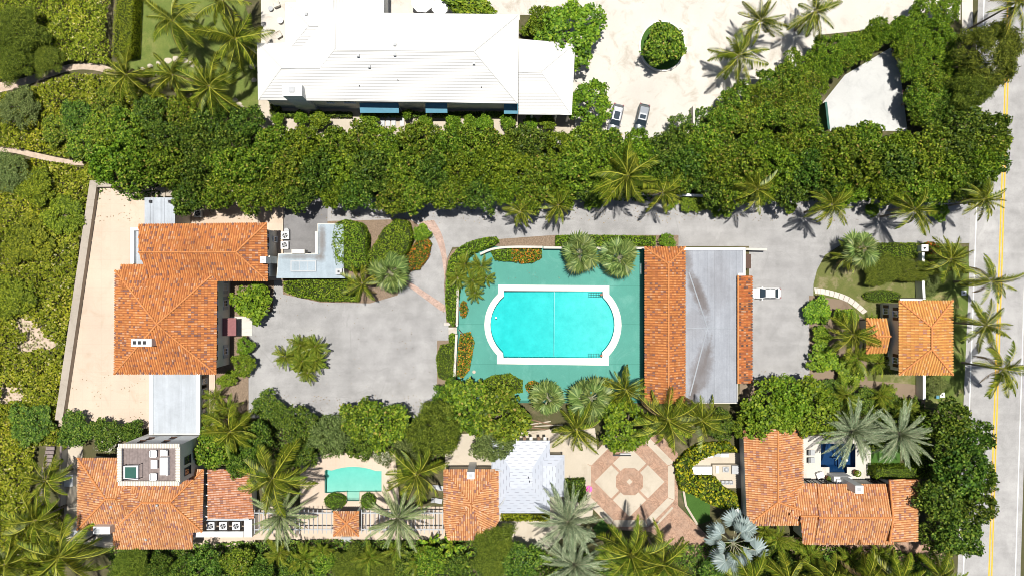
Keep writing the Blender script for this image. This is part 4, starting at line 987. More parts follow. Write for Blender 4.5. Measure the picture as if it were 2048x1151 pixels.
# ------------------------------------------------------------------ lower left house with roof terrace tower
lh = root('house', W(290, 1010), 'tiled house in the lower left corner with a square roof terrace tower', 'house')
A, B = (212, 997, 7.3), (232, 997, 7.3); C_, D_ = (284, 1004, 7.2), (340, 1004, 7.2)
tiled_roof(lh, [
 [(156, 915, 5), A, (155, 1058, 5)],
 [(156, 915, 5), (300, 915, 5), B, A],
 [(155, 1058, 5), A, B, (300, 1058, 5)],
 [(300, 915, 5), B, (300, 1058, 5)],
 [(224, 1055, 5.15), (385, 1055, 5.15), (385, 1096, 3.8), (228, 1096, 3.8)],
 [C_, D_, (407, 938, 5), (225, 938, 5)],
 [D_, (407, 938, 5), (404, 1062, 5)],
 [C_, D_, (404, 1062, 5), (225, 1062, 5)],
 [C_, (225, 938, 5), (225, 1062, 5)]],
 [(A, B), (A, (156, 915, 5)), (A, (155, 1058, 5)), (C_, (240, 1048, 5.4)), (C_, D_), (D_, (407, 938, 5)), (D_, (404, 1062, 5))], M_TILE2)
walls(lh, [(157, 917), (405, 940), (403, 1055), (384, 1060), (384, 1092), (232, 1092), (230, 1056), (157, 1056)], 4.2, .5, M_WHITEW, ztop=3.5)
bx(lh, 'tower_wall', M_WHITEW, 237, 890, 358, 967, 10.3)
bx(lh, 'tower_floor', M_WOODD, 242, 894, 353, 962, 10.31, 10.301)
for r in ((236, 888, 242, 968), (353, 888, 359, 968), (242.2, 888, 352.8, 893), (242.2, 963, 352.8, 968)): bx(lh, 'parapet', M_TRIM, *r, 10.8, 10.31)
m = MB()
def capline(p, q, n):
    a, b = W(*p, 10.85), W(*q, 10.85); d = (b-a).normalized(); u = Vector((-d.y, d.x, 0))
    for i in range(n):
        c = a.lerp(b, (i+.5)/n); vs = []
        for s in (-.34, .34):
            for cx_, cz in ((-.11, -.03), (-.06, .08), (.06, .08), (.11, -.03)): vs.append(c+u*s+d*cx_+Vector((0, 0, cz)))
        m.add(vs, [(0, 1, 5, 4), (1, 2, 6, 5), (2, 3, 7, 6), (0, 3, 2, 1), (4, 5, 6, 7)])
capline((236, 890.5), (359, 890.5), 38); capline((236, 965.5), (359, 965.5), 38); capline((239, 893), (239, 963), 22); capline((356, 893), (356, 963), 22)
m.build('parapet_tiles', M_CREAMW, lh)['kind'] = 'stuff'
for i in range(20): bx(lh, 'deck_plank', M_WOODD, 243+i*5.45, 894.5, 247.9+i*5.45, 961.5, 10.33+.004*(i % 2), 10.311)
hb = bx(lh, 'roof_hatch', M_TRIM, 247, 930, 276, 958, 10.75, 10.34); bx(hb, 'pane', M_GREENP, 250, 933, 272, 955, 10.8, 10.751)
m = MB(); r_ = [W(246, 930, 11.3), W(278, 928, 11.3), W(278, 956, 11.3), W(246, 958, 11.3)]
m.tube(r_, .045, 5)
for p in r_: m.tube([p, (p.x, p.y, 10.3)], .045, 5)
m.build('hatch_railing', M_BLACK, lh)
tx = W(358, 930, 10.3).x; ty = W(300, 890, 10.3).y
for py in (918, 940): window(lh, (tx, W(370, py, 7.6).y), (1, 0), 1.2, 6.8, 8.6, M_DARKM)
for px, z in ((283, 7.8), (331, 7.8), (300, 5.8), (345, 5.4)): window(lh, (W(px, 880, z).x, ty), (0, 1), .8, z-.5, z+.5, M_BROWN)
tiled_roof(lh, [[(415, 938, 3.9), (498, 938, 3.3), (508, 1036, 3.3), (415, 1036, 3.9)]], [], M_TILE4, name='lean_to_roof', cw=.38)
walls(lh, rect(417, 940, 502, 1032), 3.3, .3, M_WHITEW, ztop=3.2, name='lean_to_wall')
for py in (945, 967, 989, 1011, 1032):
    m = MB(); a, b = W(405, py, 3.9), W(416, py, 3.9); m.box(((a.x+b.x)/2, a.y), 1.0, .16, 3.8, 3.96); m.build('beam', M_TRIM, lh)
bx(lh, 'service_roof', M_FLATW, 407, 1036, 498, 1040, 3.5, 3.2); bx(lh, 'service_beam', M_TRIM, 376, 1062, 486, 1073, 3.3, 3.0); bx(lh, 'service_wall', M_WHITEW, 488, 1038, 504, 1073, 2.9)
ch = bx(lh, 'chimney', M_WHITEW, 186, 1052, 220, 1067, 6.6); bx(ch, 'flue', M_GREYM, 188, 1056, 199, 1066, 6.64, 6.601)
for px, py, z in ((313, 1010, 7.3), (291, 1079, 4.6), (221, 1013, 6.9)): bx(lh, 'roof_vent', M_GREYM, px-2, py-2, px+2, py+2, z+.2, z-.5)
# ------------------------------------------------------------------ small tiled house and white membrane house
th = root('house', W(942, 1005), 'small square tiled house with a chimney beside the white membrane roof', 'house')
ap = (942, 1006, 6.4)
tiled_roof(th, [[(888, 938, 4.2), (997, 938, 4.2), ap], [(997, 938, 4.2), (997, 1041, 4.2), ap], [(997, 1041, 4.2), (972, 1078, 4.2), ap], [(972, 1078, 4.2), (896, 1078, 4.2), ap], [(896, 1078, 4.2), (888, 1045, 4.2), ap], [(888, 1045, 4.2), (888, 938, 4.2), ap]], [], M_TILE2, cw=.34)
walls(th, [(890, 940), (995, 940), (995, 1039), (970, 1076), (898, 1076), (890, 1043)], 4.2, .4, M_CREAMW, ztop=3.9)
c = bx(th, 'chimney', M_WHITEW, 934, 943, 949, 957, 6.4); bx(c, 'flue', M_GREYM, 938, 947, 945, 954, 6.45, 6.401)
m = MB(); m.prism(WP([(992, 940), (1006, 944), (1011, 958), (1012, 985), (1004, 1005), (996, 1012), (988, 975)], 4.1), 3.0, 4.1); m.build('valley_roof', M_FLAT, th)
m = MB(); pts = [W(x, y, 4.3) for x, y in spline([(990, 938), (1005, 942), (1011, 958), (1012, 985), (1004, 1005), (996, 1012)], 4)]; m.tube(pts, .16, 6); m.build('curved_parapet', M_GREYM, th)
def membrane(name, vert):
    t = NT(name); mp = t.n('Mapping', {'Vector': t.pos(), 'Rotation': (0, 0, R(90) if vert else 0)})
    br = t.n('TexBrick', {'Vector': mp.outputs[0], 'Scale': 1.0, 'Color1': (0, 0, 0), 'Color2': (1, 1, 1), 'Mortar': (0, 0, 0), 'Mortar Size': 0.0, 'Brick Width': .75, 'Row Height': .46})
    sp = t.n('SeparateXYZ', {0: mp.outputs[0]})
    fr = t.math('FRACT', t.math('DIVIDE', sp.outputs[1], .46)); ln = t.math('LESS_THAN', fr, .20)
    rowi = t.math('FLOOR', t.math('DIVIDE', sp.outputs[1], .46)); ph = t.math('MULTIPLY', t.math('FRACT', t.math('MULTIPLY', rowi, .37)), 1.6)
    da = t.math('LESS_THAN', t.math('FRACT', t.math('DIVIDE', t.math('ADD', sp.outputs[0], ph), 1.6)), .42)
    col = t.mix(t.math('MULTIPLY', t.math('MULTIPLY', ln, da), .7), (.43, .455, .50), (.20, .20, .23))
    sm = t.math('LESS_THAN', t.math('FRACT', t.math('DIVIDE', sp.outputs[1], .92)), .05); col = t.mix(t.math('MULTIPLY', sm, .3), col, (.28, .30, .35))
    col = t.mix(.5, col, t.ramp(t.noise(.5, 4), [(.3, (.88, .9, .95)), (.7, (1.06, 1.04, 1.05))]), 'MULTIPLY')
    return t.done(col, .5, .3)
M_MEMH = membrane('membrane_rows', False); M_MEMV = membrane('membrane_columns', True)
bh = root('house', W(1050, 955), 'house under white printed roofing membrane between the tiled house and the plaza', 'house')
za, zb = 3.9, 4.8
P_ = [([(983, 880), (1100, 880), (1065, 935), (1020, 935)], M_MEMH, (za, za, zb, zb)), ([(983, 880), (1020, 935), (1020, 975), (983, 1025)], M_MEMV, (za, zb, zb, za)),
      ([(983, 1025), (1020, 975), (1065, 975), (1100, 1025)], M_MEMH, (za, zb, zb, za)), ([(1100, 880), (1100, 1025), (1065, 975), (1065, 935)], M_MEMV, (za, za, zb, zb)),
      ([(1020, 935), (1065, 935), (1065, 975), (1020, 975)], M_MEMH, (zb, zb, zb+.01, zb+.01)),
      ([(1085, 909), (1129, 909), (1112, 930), (1085, 930)], M_MEMH, (3.9, 3.9, 4.6, 4.6)), ([(1129, 909), (1129, 992), (1112, 975), (1112, 930)], M_MEMV, (3.9, 3.9, 4.6, 4.6)), ([(1085, 992), (1129, 992), (1112, 975), (1085, 975)], M_MEMH, (3.9, 3.9, 4.6, 4.6)), ([(1085, 930), (1112, 930), (1112, 975), (1085, 975)], M_MEMV, (4.6, 4.6, 4.61, 4.61))]
for pts, mt, zs in P_:
    m = MB(); slab(m, up([W(x, y, z) for (x, y), z in zip(pts, zs)]), .14); m.build('roof', mt, bh)
walls(bh, [(983, 880), (1100, 880), (1100, 909), (1129, 909), (1129, 992), (1100, 992), (1100, 1025), (983, 1025)], 3.9, .4, M_CREAMW)
for px, py in ((1057, 954), (1059, 962)): m = MB(); m.cyl(W(px, py, 5.3), .08, 5.0, 5.6, 8); m.build('vent_pipe', M_BLACK, bh)
for i, px in enumerate((1035, 1049, 1062, 1078, 1090)): bx(bh, 'rafter_end', M_WOODB if i % 2 else M_CREAMW, px-3, 873, px+3, 880, 3.6, 3.2)
# ------------------------------------------------------------------ L-shaped house lower right
rh = root('house', W(1620, 1000), 'L-shaped tiled house in the lower right corner round the dark blue pool', 'house')
tiled_roof(rh, [[(1487, 857, 4.5), (1495, 1049, 4.5), (1556, 1003, 6.4), (1556, 857, 6.4)], [(1605, 857, 4.5), (1556, 857, 6.4), (1556, 1003, 6.4), (1601, 1030, 5.0), (1605, 968, 4.5)], [(1495, 1049, 4.5), (1601, 1049, 4.5), (1601, 1018, 5.6), (1556, 1003, 6.4)]], [((1556, 857, 6.4), (1556, 1003, 6.4)), ((1556, 1003, 6.4), (1495, 1049, 4.5)), ((1556, 1003, 6.4), (1601, 1018, 5.7)), ((1556, 1003, 6.4), (1605, 968, 4.6))], M_TILE2)
tiled_roof(rh, [[(1601, 966, 4.5), (1637, 966, 4.5), (1640, 1031, 6.0), (1580, 1031, 6.0)], [(1601, 1031, 6.0), (1640, 1031, 6.0), (1632, 1087, 4.5), (1606, 1087, 4.5)], [(1635, 967, 4.7), (1782, 967, 4.7), (1788, 1034, 6.3), (1638, 1034, 6.3)], [(1638, 1034, 6.3), (1788, 1034, 6.3), (1788, 1087, 4.7), (1631, 1087, 4.7)]], [((1601, 1031, 6.05), (1640, 1031, 6.05)), ((1638, 1034, 6.3), (1788, 1034, 6.3))], M_TILE2, name='south_roof')
tiled_roof(rh, [[(1778, 958, 5.6), (1835, 958, 4.4), (1835, 1082, 4.4), (1778, 1082, 5.6)]], [((1779, 960, 5.6), (1786, 1034, 6.3)), ((1786, 1034, 6.3), (1779, 1082, 5.6))], M_TILE2, name='east_roof')
walls(rh, [(1490, 860), (1603, 860), (1603, 968), (1780, 968), (1780, 960), (1833, 960), (1833, 1080), (1780, 1080), (1780, 1085), (1604, 1085), (1600, 1047), (1496, 1047)], 4.4, .45, M_WHITEW)
c = bx(rh, 'chimney', M_WHITEW, 1711, 970, 1727, 986, 7.6); bx(c, 'flue', M_GREYM, 1715, 974, 1722, 981, 7.65, 7.601)
bx(rh, 'fireplace', M_WHITEW, 1668, 952, 1704, 964, 2.6); bx(rh, 'mantel', M_TRIM, 1674, 958, 1692, 966, 3.1, 2.6)
yN = W(1700, 967, 4.5).y-.45
for px in (1620, 1645, 1745, 1765): window(rh, (W(px, 960, 1.2).x, yN), (0, 1), 1.1, .2, 2.4, M_DARKM, name='glazed_door')
# ------------------------------------------------------------------ pergola pavilion between house and pool
pv = root('pavilion', W(692, 1046), 'small square tiled pavilion in the middle of the pergola', 'pavilion')
ap = (693, 1046, 4.8); cs = [(668, 1022, 3.5), (717, 1022, 3.5), (717, 1070, 3.5), (668, 1070, 3.5)]
tiled_roof(pv, [[cs[0], cs[1], ap], [cs[1], cs[2], ap], [cs[2], cs[3], ap], [cs[3], cs[0], ap]], [(ap, c) for c in cs], M_TILE2, cw=.34)
for px, py in ((672, 1026), (713, 1026), (672, 1066), (713, 1066)): m = MB(); m.box(W(px, py, 3.4), .3, .3, 0, 3.4); m.build('post', M_TRIM, pv)
for r in ((672, 1025, 713, 1028), (672, 1064, 713, 1067)): bx(pv, 'beam', M_TRIM, *r, 3.4, 3.1)
for lab, x0, x1 in (('grey slatted pergola left of the tiled pavilion', 508, 666), ('grey slatted pergola right of the tiled pavilion', 722, 888)):
    pg = root('pergola', W((x0+x1)/2, 1042), lab, 'pergola', 'garden pergolas')
    for y in (1025, 1058): bx(pg, 'beam', M_GREYM, x0, y-1.2, x1, y+1.2, 2.9, 2.7)
    k = int((x1-x0)/9)
    for i in range(k+1): bx(pg, 'rafter', M_GREYM, x0+i*9+.5, 1018, x0+i*9+1.9, 1066, 3.02, 2.902)
    for x in (x0+3, (x0+x1)/2, x1-3):
        for y in (1025, 1058): m = MB(); m.box(W(x, y, 2.7), .2, .2, 0, 2.69); m.build('post', M_TRIM, pg)
# ================================================================== POOLS
def water(name, dens, col):
    t = NT(name); t.t.nodes.remove(t.b)
    tr = t.n('BsdfTransparent'); gl = t.n('BsdfGlossy', {'Roughness': .04}); fr = t.n('Fresnel', {'IOR': 1.33})
    nz = t.n('TexNoise', {'Vector': t.pos(), 'Scale': 1.6, 'Detail': 3}); bp = t.n('Bump', {'Height': nz.outputs[0], 'Strength': .12, 'Distance': .1})
    t.t.links.new(bp.outputs[0], gl.inputs['Normal']); t.t.links.new(bp.outputs[0], fr.inputs['Normal'])
    t.pos(); ff = t.math('MULTIPLY', fr.outputs[0], t.math('SUBTRACT', 1.0, t.geo.outputs['Backfacing']))
    mx = t.n('MixShader', {0: ff, 1: tr.outputs[0], 2: gl.outputs[0]}); t.t.links.new(mx.outputs[0], t.o.inputs[0])
    ab = t.n('VolumeAbsorption', {'Color': col, 'Density': dens}); t.t.links.new(ab.outputs[0], t.o.inputs['Volume']); return t.m
def poolpaint(name, a, b):
    t = NT(name); col = t.ramp(t.noise(.45, 6, .72), [(.3, a), (.7, b)]); return t.done(col, .5, .3)
def pool(name, inner, label, paint, wmat, floor, level=-.12, outer=None, cope=None, ztop=.11):
    P = P2(inner, .1); ro = root(name, (P[0][0], P[0][1], 0), label, 'pool')
    n = len(P); m = MB(); sg = sum(P[i][0]*P[(i+1) % n][1]-P[(i+1) % n][0]*P[i][1] for i in range(n))
    if sg < 0: P = P[::-1]
    zs = [floor(p[0], p[1]) for p in P]
    for i in range(n):
        j = (i+1) % n; a, b = P[i], P[j]
        m.add([(a[0], a[1], zs[i]), (b[0], b[1], zs[j]), (b[0], b[1], .09), (a[0], a[1], .09)], [(3, 2, 1, 0)])
    tri = geometry.delaunay_2d_cdt([Vector(p) for p in P], [(i, (i+1) % n) for i in range(n)], [], 1, 1e-5)
    m.add([(v.x, v.y, floor(v.x, v.y)) for v in tri[0]], [tuple(f) for f in tri[2]])
    m.build('basin', paint, ro)
    w = MB(); S_ = shrink(P, .012); zz = [floor(p[0], p[1])+.03 for p in S_]
    w.add([(p[0], p[1], level) for p in S_]+[(p[0], p[1], z) for p, z in zip(S_, zz)], [])
    tri2 = geometry.delaunay_2d_cdt([Vector(p) for p in S_], [(i, (i+1) % n) for i in range(n)], [], 1, 1e-5)
    w.v = [(v.x, v.y, level) for v in tri2[0]]+[(v.x, v.y, floor(v.x, v.y)+.03) for v in tri2[0]]; k = len(tri2[0])
    w.f = [tuple(f) for f in tri2[2]]+[tuple(i+k for i in reversed(f)) for f in tri2[2]]
    idx = []
    for p in S_:
        d = [(v.x-p[0])**2+(v.y-p[1])**2 for v in tri2[0]]; idx.append(d.index(min(d)))
    for i in range(n): a, b = idx[i], idx[(i+1) % n]; w.f.append((a, a+k, b+k, b))
    w.build('water', wmat, ro)
    if outer:
        sheet('coping', P2(outer, ztop), ztop+.05, cope, [P2(inner, .1)], parent=ro, skirt=.1)
    return ro
W_MAIN = water('pool_water', .5, (.10, .92, .95)); W_DARK = water('dark_pool_water', .45, (.15, .6, .85))
PA = poolpaint('turquoise_pool_paint', (.02, .41, .385), (.085, .55, .51)); PB = poolpaint('pale_green_pool_plaster', (.18, .42, .33), (.24, .48, .385)); PC = poolpaint('navy_pool_tile', (.006, .032, .085), (.010, .050, .120))
xm = W(1108, 640).x
mp_ = pool('swimming_pool', POOL_IN, 'large turquoise swimming pool with white coping and rounded ends', PA, W_MAIN, lambda x, y: -.8 if x > xm+.4 else (-2.1 if x < xm-.4 else -.8-1.3*(xm+.4-x)/.8), -.15, POOL_OUT, M_COPE)
m = MB(); a, b = W(1109, 583, .1), W(1108, 713, .1); m.tube([(a.x, a.y, -.13), (b.x, b.y, -.13)], .016, 5); m.build('dividing_line', M_TRIM, mp_)
for y0 in (584, 706):
    m = MB()
    for i in range(6): a, b = W(1178+i*5, y0, 0), W(1178+i*5, y0+10, 0); m.tube([(a.x, a.y, -.1), (b.x, b.y, -.1)], .022, 4)
    for dy in (1, 5, 9): a, b = W(1178, y0+dy, 0), W(1206, y0+dy, 0); m.tube([(a.x, a.y, -.1), (b.x, b.y, -.1)], .022, 4)
    m.build('pool_steps', M_DARKM, mp_)
    m = MB(); c = W(1203, y0+5, .3); m.box(c, .35, .3, -.05, .3); m.build('rusty_handrail_base', M_FLOWER, mp_)
m = MB(); m.cyl(W(992, 635), .16, -.14, .0, 10); m.build('skimmer_float', M_TRIM, mp_)
sp_ = pool('swimming_pool', SP_IN, 'small pale green pool with a curved top edge behind the pergola', PB, W_MAIN, lambda x, y: -1.0 if y > W(0, 980).y else -.5, -.04)
for i, y in enumerate((983, 987, 991, 995)): bx(sp_, 'step', PB, 694.5, y, 718.5, y+4.2, -.10-.0*i+.02*i, -.5, 0)
bx(sp_, 'ledge', M_GREENP, 649.2, 940, 651.8, 984, .12, -.2); bx(sp_, 'coping', M_TERRS, 672, 983, 693.5, 988, .2, .06); bx(sp_, 'coping', M_TERRS, 719.5, 983, 744, 988, .2, .06)
bp_ = pool('swimming_pool', BP_IN, 'dark blue tiled pool in the courtyard of the L-shaped house', PC, W_DARK, lambda x, y: -1.6 if y > W(0, 934).y else -.7, -.05)
m = MB(); m.cyl(W(1693, 919), .22, -.06, .1, 12); m.build('float', M_TRIM, bp_)
for r in ((1668, 915, 1680, 917), (1678, 917.2, 1680, 934)): bx(bp_, 'step', PC, *r, -.25, -.7, 0)
# ================================================================== WALLS AND FENCES
para = root('parapet_wall', W(140, 600), 'weathered pale parapet wall round the seaward edge of the tan terrace', 'wall')
m = MB(); m.prism(WP([(180, 361), (194, 361), (125, 840), (110, 839)], 1.3), 0, 1.3); m.build('wall_body', M_PARA, para)
m = MB(); m.prism(WP([(194.3, 361), (300, 362), (300, 372), (193, 374)], 1.3), 0, 1.28); m.build('wall_body', M_PARA, para)
for i in range(12):
    t0, t1 = i/12, (i+1)/12-.004; f = lambda t, s: (180-70*t+(14.4 if s else -.4)+(.4 if s else 0), 361+478*t)
    m = MB(); m.prism(WP([f(t0, 0), f(t0, 1), f(t1, 1), f(t1, 0)], 1.36), 1.302, 1.37+.006*(i % 2)); m.build('coping_stone', M_PARA, para)
bx(para, 'post', M_PARA, 320, 374, 345, 392, 2.4); bx(para, 'post', M_PARA, 326, 376, 330, 394, 2.6)
wall_line('garden_wall', [(916, 552), (914, 648)], 1.6, .28, M_PARA, 'white garden wall left of the pool, upper half above the gate', cap=M_COURT, group='pool garden walls')
wall_line('garden_wall', [(913, 668), (908, 768)], 1.6, .28, M_PARA, 'white garden wall left of the pool, lower half below the gate', cap=M_COURT, group='pool garden walls')
wall_line('garden_wall', spline([(960, 508), (985, 498), (1020, 494), (1085, 494)], 5), 1.5, .26, M_WHITEW, 'curved white garden wall at the upper left corner of the pool deck', cap=M_COURT, group='pool garden walls')
wall_line('garden_wall', [(1087, 495), (1180, 496), (1292, 496)], 1.7, .26, M_WHITEW, 'straight white garden wall above the fan palms of the pool deck', cap=M_COURT, group='pool garden walls')
wall_line('garden_wall', [(1492, 498), (1534, 499)], 1.6, .28, M_WHITEW, 'short white wall jutting from the garage onto the driveway', cap=M_COURT)
wall_line('boundary_wall', [(1846, 505), (1846, 560), (1848, 598)], 2.0, .32, M_WHITEW, 'cream boundary wall above the gatehouse', cap=M_TRIM)
wall_line('boundary_wall', [(1848, 748), (1848, 798)], 2.0, .34, M_WHITEW, 'white boundary wall below the gatehouse', cap=M_TRIM)
gp_ = root('gate_pier', W(1848, 495), 'square white gate pier where the driveway meets the road', 'gate pier')
m = MB(); m.box(W(1849, 496, 2.6), .9, .9, 0, 2.6); m.build('pier', M_WHITEW, gp_); m = MB(); m.box(W(1849, 496, 2.6), 1.1, 1.1, 2.601, 2.75); m.build('cap', M_TRIM, gp_); m = MB(); m.cyl(W(1850, 496, 2.9), .18, 2.751, 3.1, 10, .1); m.build('lamp', M_BLACK, gp_)
wall_line('boundary_wall', [(1158, 383), (1215, 382), (1300, 386), (1420, 392)], 2.2, .3, M_WHITEW, 'white boundary wall glimpsed under the long tree belt', cap=M_TRIM)
wall_line('boundary_wall', [(1652, 204), (1658, 258)], 2.4, .35, M_GREENP, 'dark green windscreen wall on the left of the sport court')
wall_line('boundary_wall', [(1388, 212), (1388, 266)], 2.2, .3, M_COURT, 'pale wall closing the white motor court on the right')
wall_line('low_wall', [(1344, 1006), (1360, 985), (1364, 960), (1372, 1010), (1395, 1048)][2:], .5, .35, M_CREAM, 'low curved stone edge of the artificial turf by the plaza')
gate = root('gate', W(912, 658), 'small dark gate standing open in the pool wall', 'gate')
m = MB(); m.box(W(922, 664, 1.0), 1.3, .08, .1, 1.5, R(-50)); m.build('leaf', M_WOODD, gate); m = MB(); m.box(W(914, 650, 1.4), .25, .25, 0, 1.7); m.build('post', M_WHITEW, gate)
bx(gate, 'threshold', M_COURT, 897, 654, 914, 668, .12, .02)
for nm, lab, xy in (('planter_kerb', 'low white step beside the pool gate', (888, 645, 900, 650)),):
    bx(root(nm, W(894, 648), lab, 'step'), 'slab', M_COURT, *xy, .25)
# boardwalk seaward of lower left house
bw = root('boardwalk', W(95, 950), 'weathered grey plank boardwalk left of the lower left house', 'boardwalk')
for i in range(15): bx(bw, 'plank', M_WOODD, 92-i*1.6, 892+i*8, 109-i*1.6, 899+i*8, .5+.01*(i % 2), .3)
wall_line('fence', [(122, 890), (119, 1012)], 1.6, .2, M_GREYM, 'grey fence beside the boardwalk of the lower left house', 'fence', cap=M_WOODD)
# ================================================================== VEHICLES
def loft(sec, mat, name, parent, smooth=True):
    m = MB(); n = len(sec[0])
    for s in sec: m.v += s
    for i in range(len(sec)-1):
        for k in range(n): m.f.append((i*n+k, i*n+(k+1) % n, (i+1)*n+(k+1) % n, (i+1)*n+k))
    m.f.append(tuple(range(n-1, -1, -1))); m.f.append(tuple((len(sec)-1)*n+k for k in range(n)))
    me = bpy.data.meshes.new(name); me.from_pydata(m.v, [], m.f); me.materials.append(mat)
    if smooth: me.polygons.foreach_set('use_smooth', [True]*len(me.polygons))
    me.update(); return put(name, me, parent)
def ring(x, w, z0, z1, k=.14):
    return [(x, -w, z0+k), (x, -w, z1-k), (x, -w+k*1.3, z1), (x, w-k*1.3, z1), (x, w, z1-k), (x, w, z0+k), (x, w-k, z0), (x, -w+k, z0)]
def mesh_part(name, vs, fs, mat, parent, smooth=False):
    me = bpy.data.meshes.new(name); me.from_pydata(vs, [], fs); me.materials.append(mat); me.update(); return put(name, me, parent)
def car(name, x, y, ang, L, wid, h, paint, label, suv=False, roofglass=None, roofmat=None):
    p = W(x, y, .7); ro = root(name, (p.x, p.y, .02), label, 'car'); ro.rotation_euler.z = ang; OFF[ro.name] = Vector()
    w = wid/2; hz = h*.62 if not suv else h*.60; f = L/2
    loft([ring(-f, w*.60, .38, hz-.16, .12), ring(-f+.10, w*.80, .30, hz-.06, .13), ring(-f+.35, w*.94, .25, hz, .14), ring(-f+.9, w, .22, hz+.02), ring(0, w, .22, hz+.02), ring(f-1.2, w*.99, .22, hz-.03), ring(f-.6, w*.93, .24, hz-.09), ring(f-.22, w*.80, .28, hz-.18), ring(f-.05, w*.60, .34, hz-.26, .12), ring(f, w*.40, .40, hz-.30, .08)], paint, 'body', ro)
    rb = -f+(.25 if suv else .55); rt = -f+(.75 if suv else 1.25); ft = .35; fb = 1.15 if not suv else 1.1
    wb, wt = w*.90, w*(.72 if suv else .70); zt = h
    # glasshouse as dark glass with painted pillars and roof
    loft([[(rb, -wb, hz), (rb, wb, hz), (rb, wb*.99, hz+.01), (rb, -wb*.99, hz+.01)], [(rt, -wb, hz), (rt, wb, hz), (rt, wt, zt-.05), (rt, -wt, zt-.05)], [(ft, -wb, hz), (ft, wb, hz), (ft, wt, zt-.05), (ft, -wt, zt-.05)], [(fb, -wb*.96, hz), (fb, wb*.96, hz), (fb, wb*.95, hz+.01), (fb, -wb*.95, hz+.01)]], M_GLASS, 'side_window', ro, False)
    loft([[(rt-.03, -wt-.02, zt-.07), (rt-.03, wt+.02, zt-.07), (rt-.03, wt-.05, zt), (rt-.03, -wt+.05, zt)], [((rt+ft)/2, -wt-.03, zt-.04), ((rt+ft)/2, wt+.03, zt-.04), ((rt+ft)/2, wt-.06, zt+.045), ((rt+ft)/2, -wt+.06, zt+.045)], [(ft+.05, -wt-.01, zt-.07), (ft+.05, wt+.01, zt-.07), (ft+.05, wt-.06, zt-.0), (ft+.05, -wt+.06, zt-.0)]], roofmat or paint, 'roof', ro, False)
    e = .012
    mesh_part('windshield', [(ft+.04, -wt+.04, zt-.035), (ft+.04, wt-.04, zt-.035), (fb+.02, wb*.9, hz+.03), (fb+.02, -wb*.9, hz+.03)], [(3, 2, 1, 0)], M_GLASS, ro)
    mesh_part('rear_window', [(rt-.02, -wt+.05, zt-.035), (rt-.02, wt-.05, zt-.035), (rb-.01, wb*.88, hz+.03), (rb-.01, -wb*.88, hz+.03)], [(0, 1, 2, 3)], M_GLASS, ro)
    for s in (-1, 1):
        for (x0, z0), (x1, z1) in (((fb, hz+.01), (ft, zt-.03)), ((rb, hz+.01), (rt, zt-.03)), (((ft+rt)/2, hz+.01), ((ft+rt)/2, zt-.05))):
            m = MB(); m.tube([(x0, s*wb*.985, z0), (x1, s*(wt+.01), z1)], .055, 5); mesh_part('pillar', m.v, m.f, paint, ro)
        m = MB(); m.box((fb-.35, s*(w+.10)), .16, .22, hz+.02, hz+.16); mesh_part('mirror', m.v, m.f, paint, ro)
        m = MB(); m.box((f-.28, s*w*.66), .36, .34, hz-.33, hz-.16, -s*.35); mesh_part('headlight', m.v, m.f, M_TRIM, ro)
        m = MB(); m.box((-f+.1, s*w*.72), .22, .34, hz-.26, hz-.07, s*.25); mesh_part('tail_light', m.v, m.f, M_RED, ro)
        for xw in (-f+.95, f-.95):
            m = MB(); m.tube([(xw, s*(w-.24), .33), (xw, s*(w-.01), .33)], .33, 14); wl = mesh_part('wheel', m.v, m.f, M_BLACK, ro)
            m = MB(); m.tube([(xw, s*(w-.03), .33), (xw, s*(w+.005), .33)], .20, 10); mesh_part('rim', m.v, m.f, M_GREYM, wl)
        if suv: m = MB(); m.tube([(rt+.1, s*(wt-.12), zt+.09), (ft-.2, s*(wt-.12), zt+.09)], .03, 5); mesh_part('roof_rail', m.v, m.f, M_GREYM, ro)
    if roofglass: m = MB(); m.box(((roofglass[0]+roofglass[1])/2, 0), roofglass[1]-roofglass[0], wt*1.35, zt+.03, zt+.052); mesh_part('sunroof', m.v, m.f, M_GLASS, ro)
    return ro
def paint(name, c, metal=0.0, rough=.3): t = NT(name); t.i(t.b, 'Coat Weight', .5); return t.done(c, rough, .5, metal)
car('parked_car', 1533, 586, math.pi, 4.75, 1.86, 1.45, paint('white_car_paint', (.80, .80, .79)), 'white sedan parked in front of the garage')
car('parked_suv', 1231, 238, R(257), 4.9, 1.95, 1.72, paint('grey_car_paint', (.20, .21, .23), .2), 'grey sport utility car with sky-sheen painted roof and long dark sunroof on the white court', True, (-1.0, .3), paint('sky_sheen_roof_paint', (.46, .48, .52)))  # sky reflection painted into the roof colour, curved sides painted darker
car('parked_suv', 1283, 238, R(257), 4.95, 1.95, 1.72, paint('slate_car_paint', (.055, .075, .085), .2), 'dark slate sport utility car with small sunroof on the white court', True, (-.45, .2), paint('slate_sky_sheen_paint', (.19, .21, .24)))  # roof painted paler than the body to stand for reflected sky
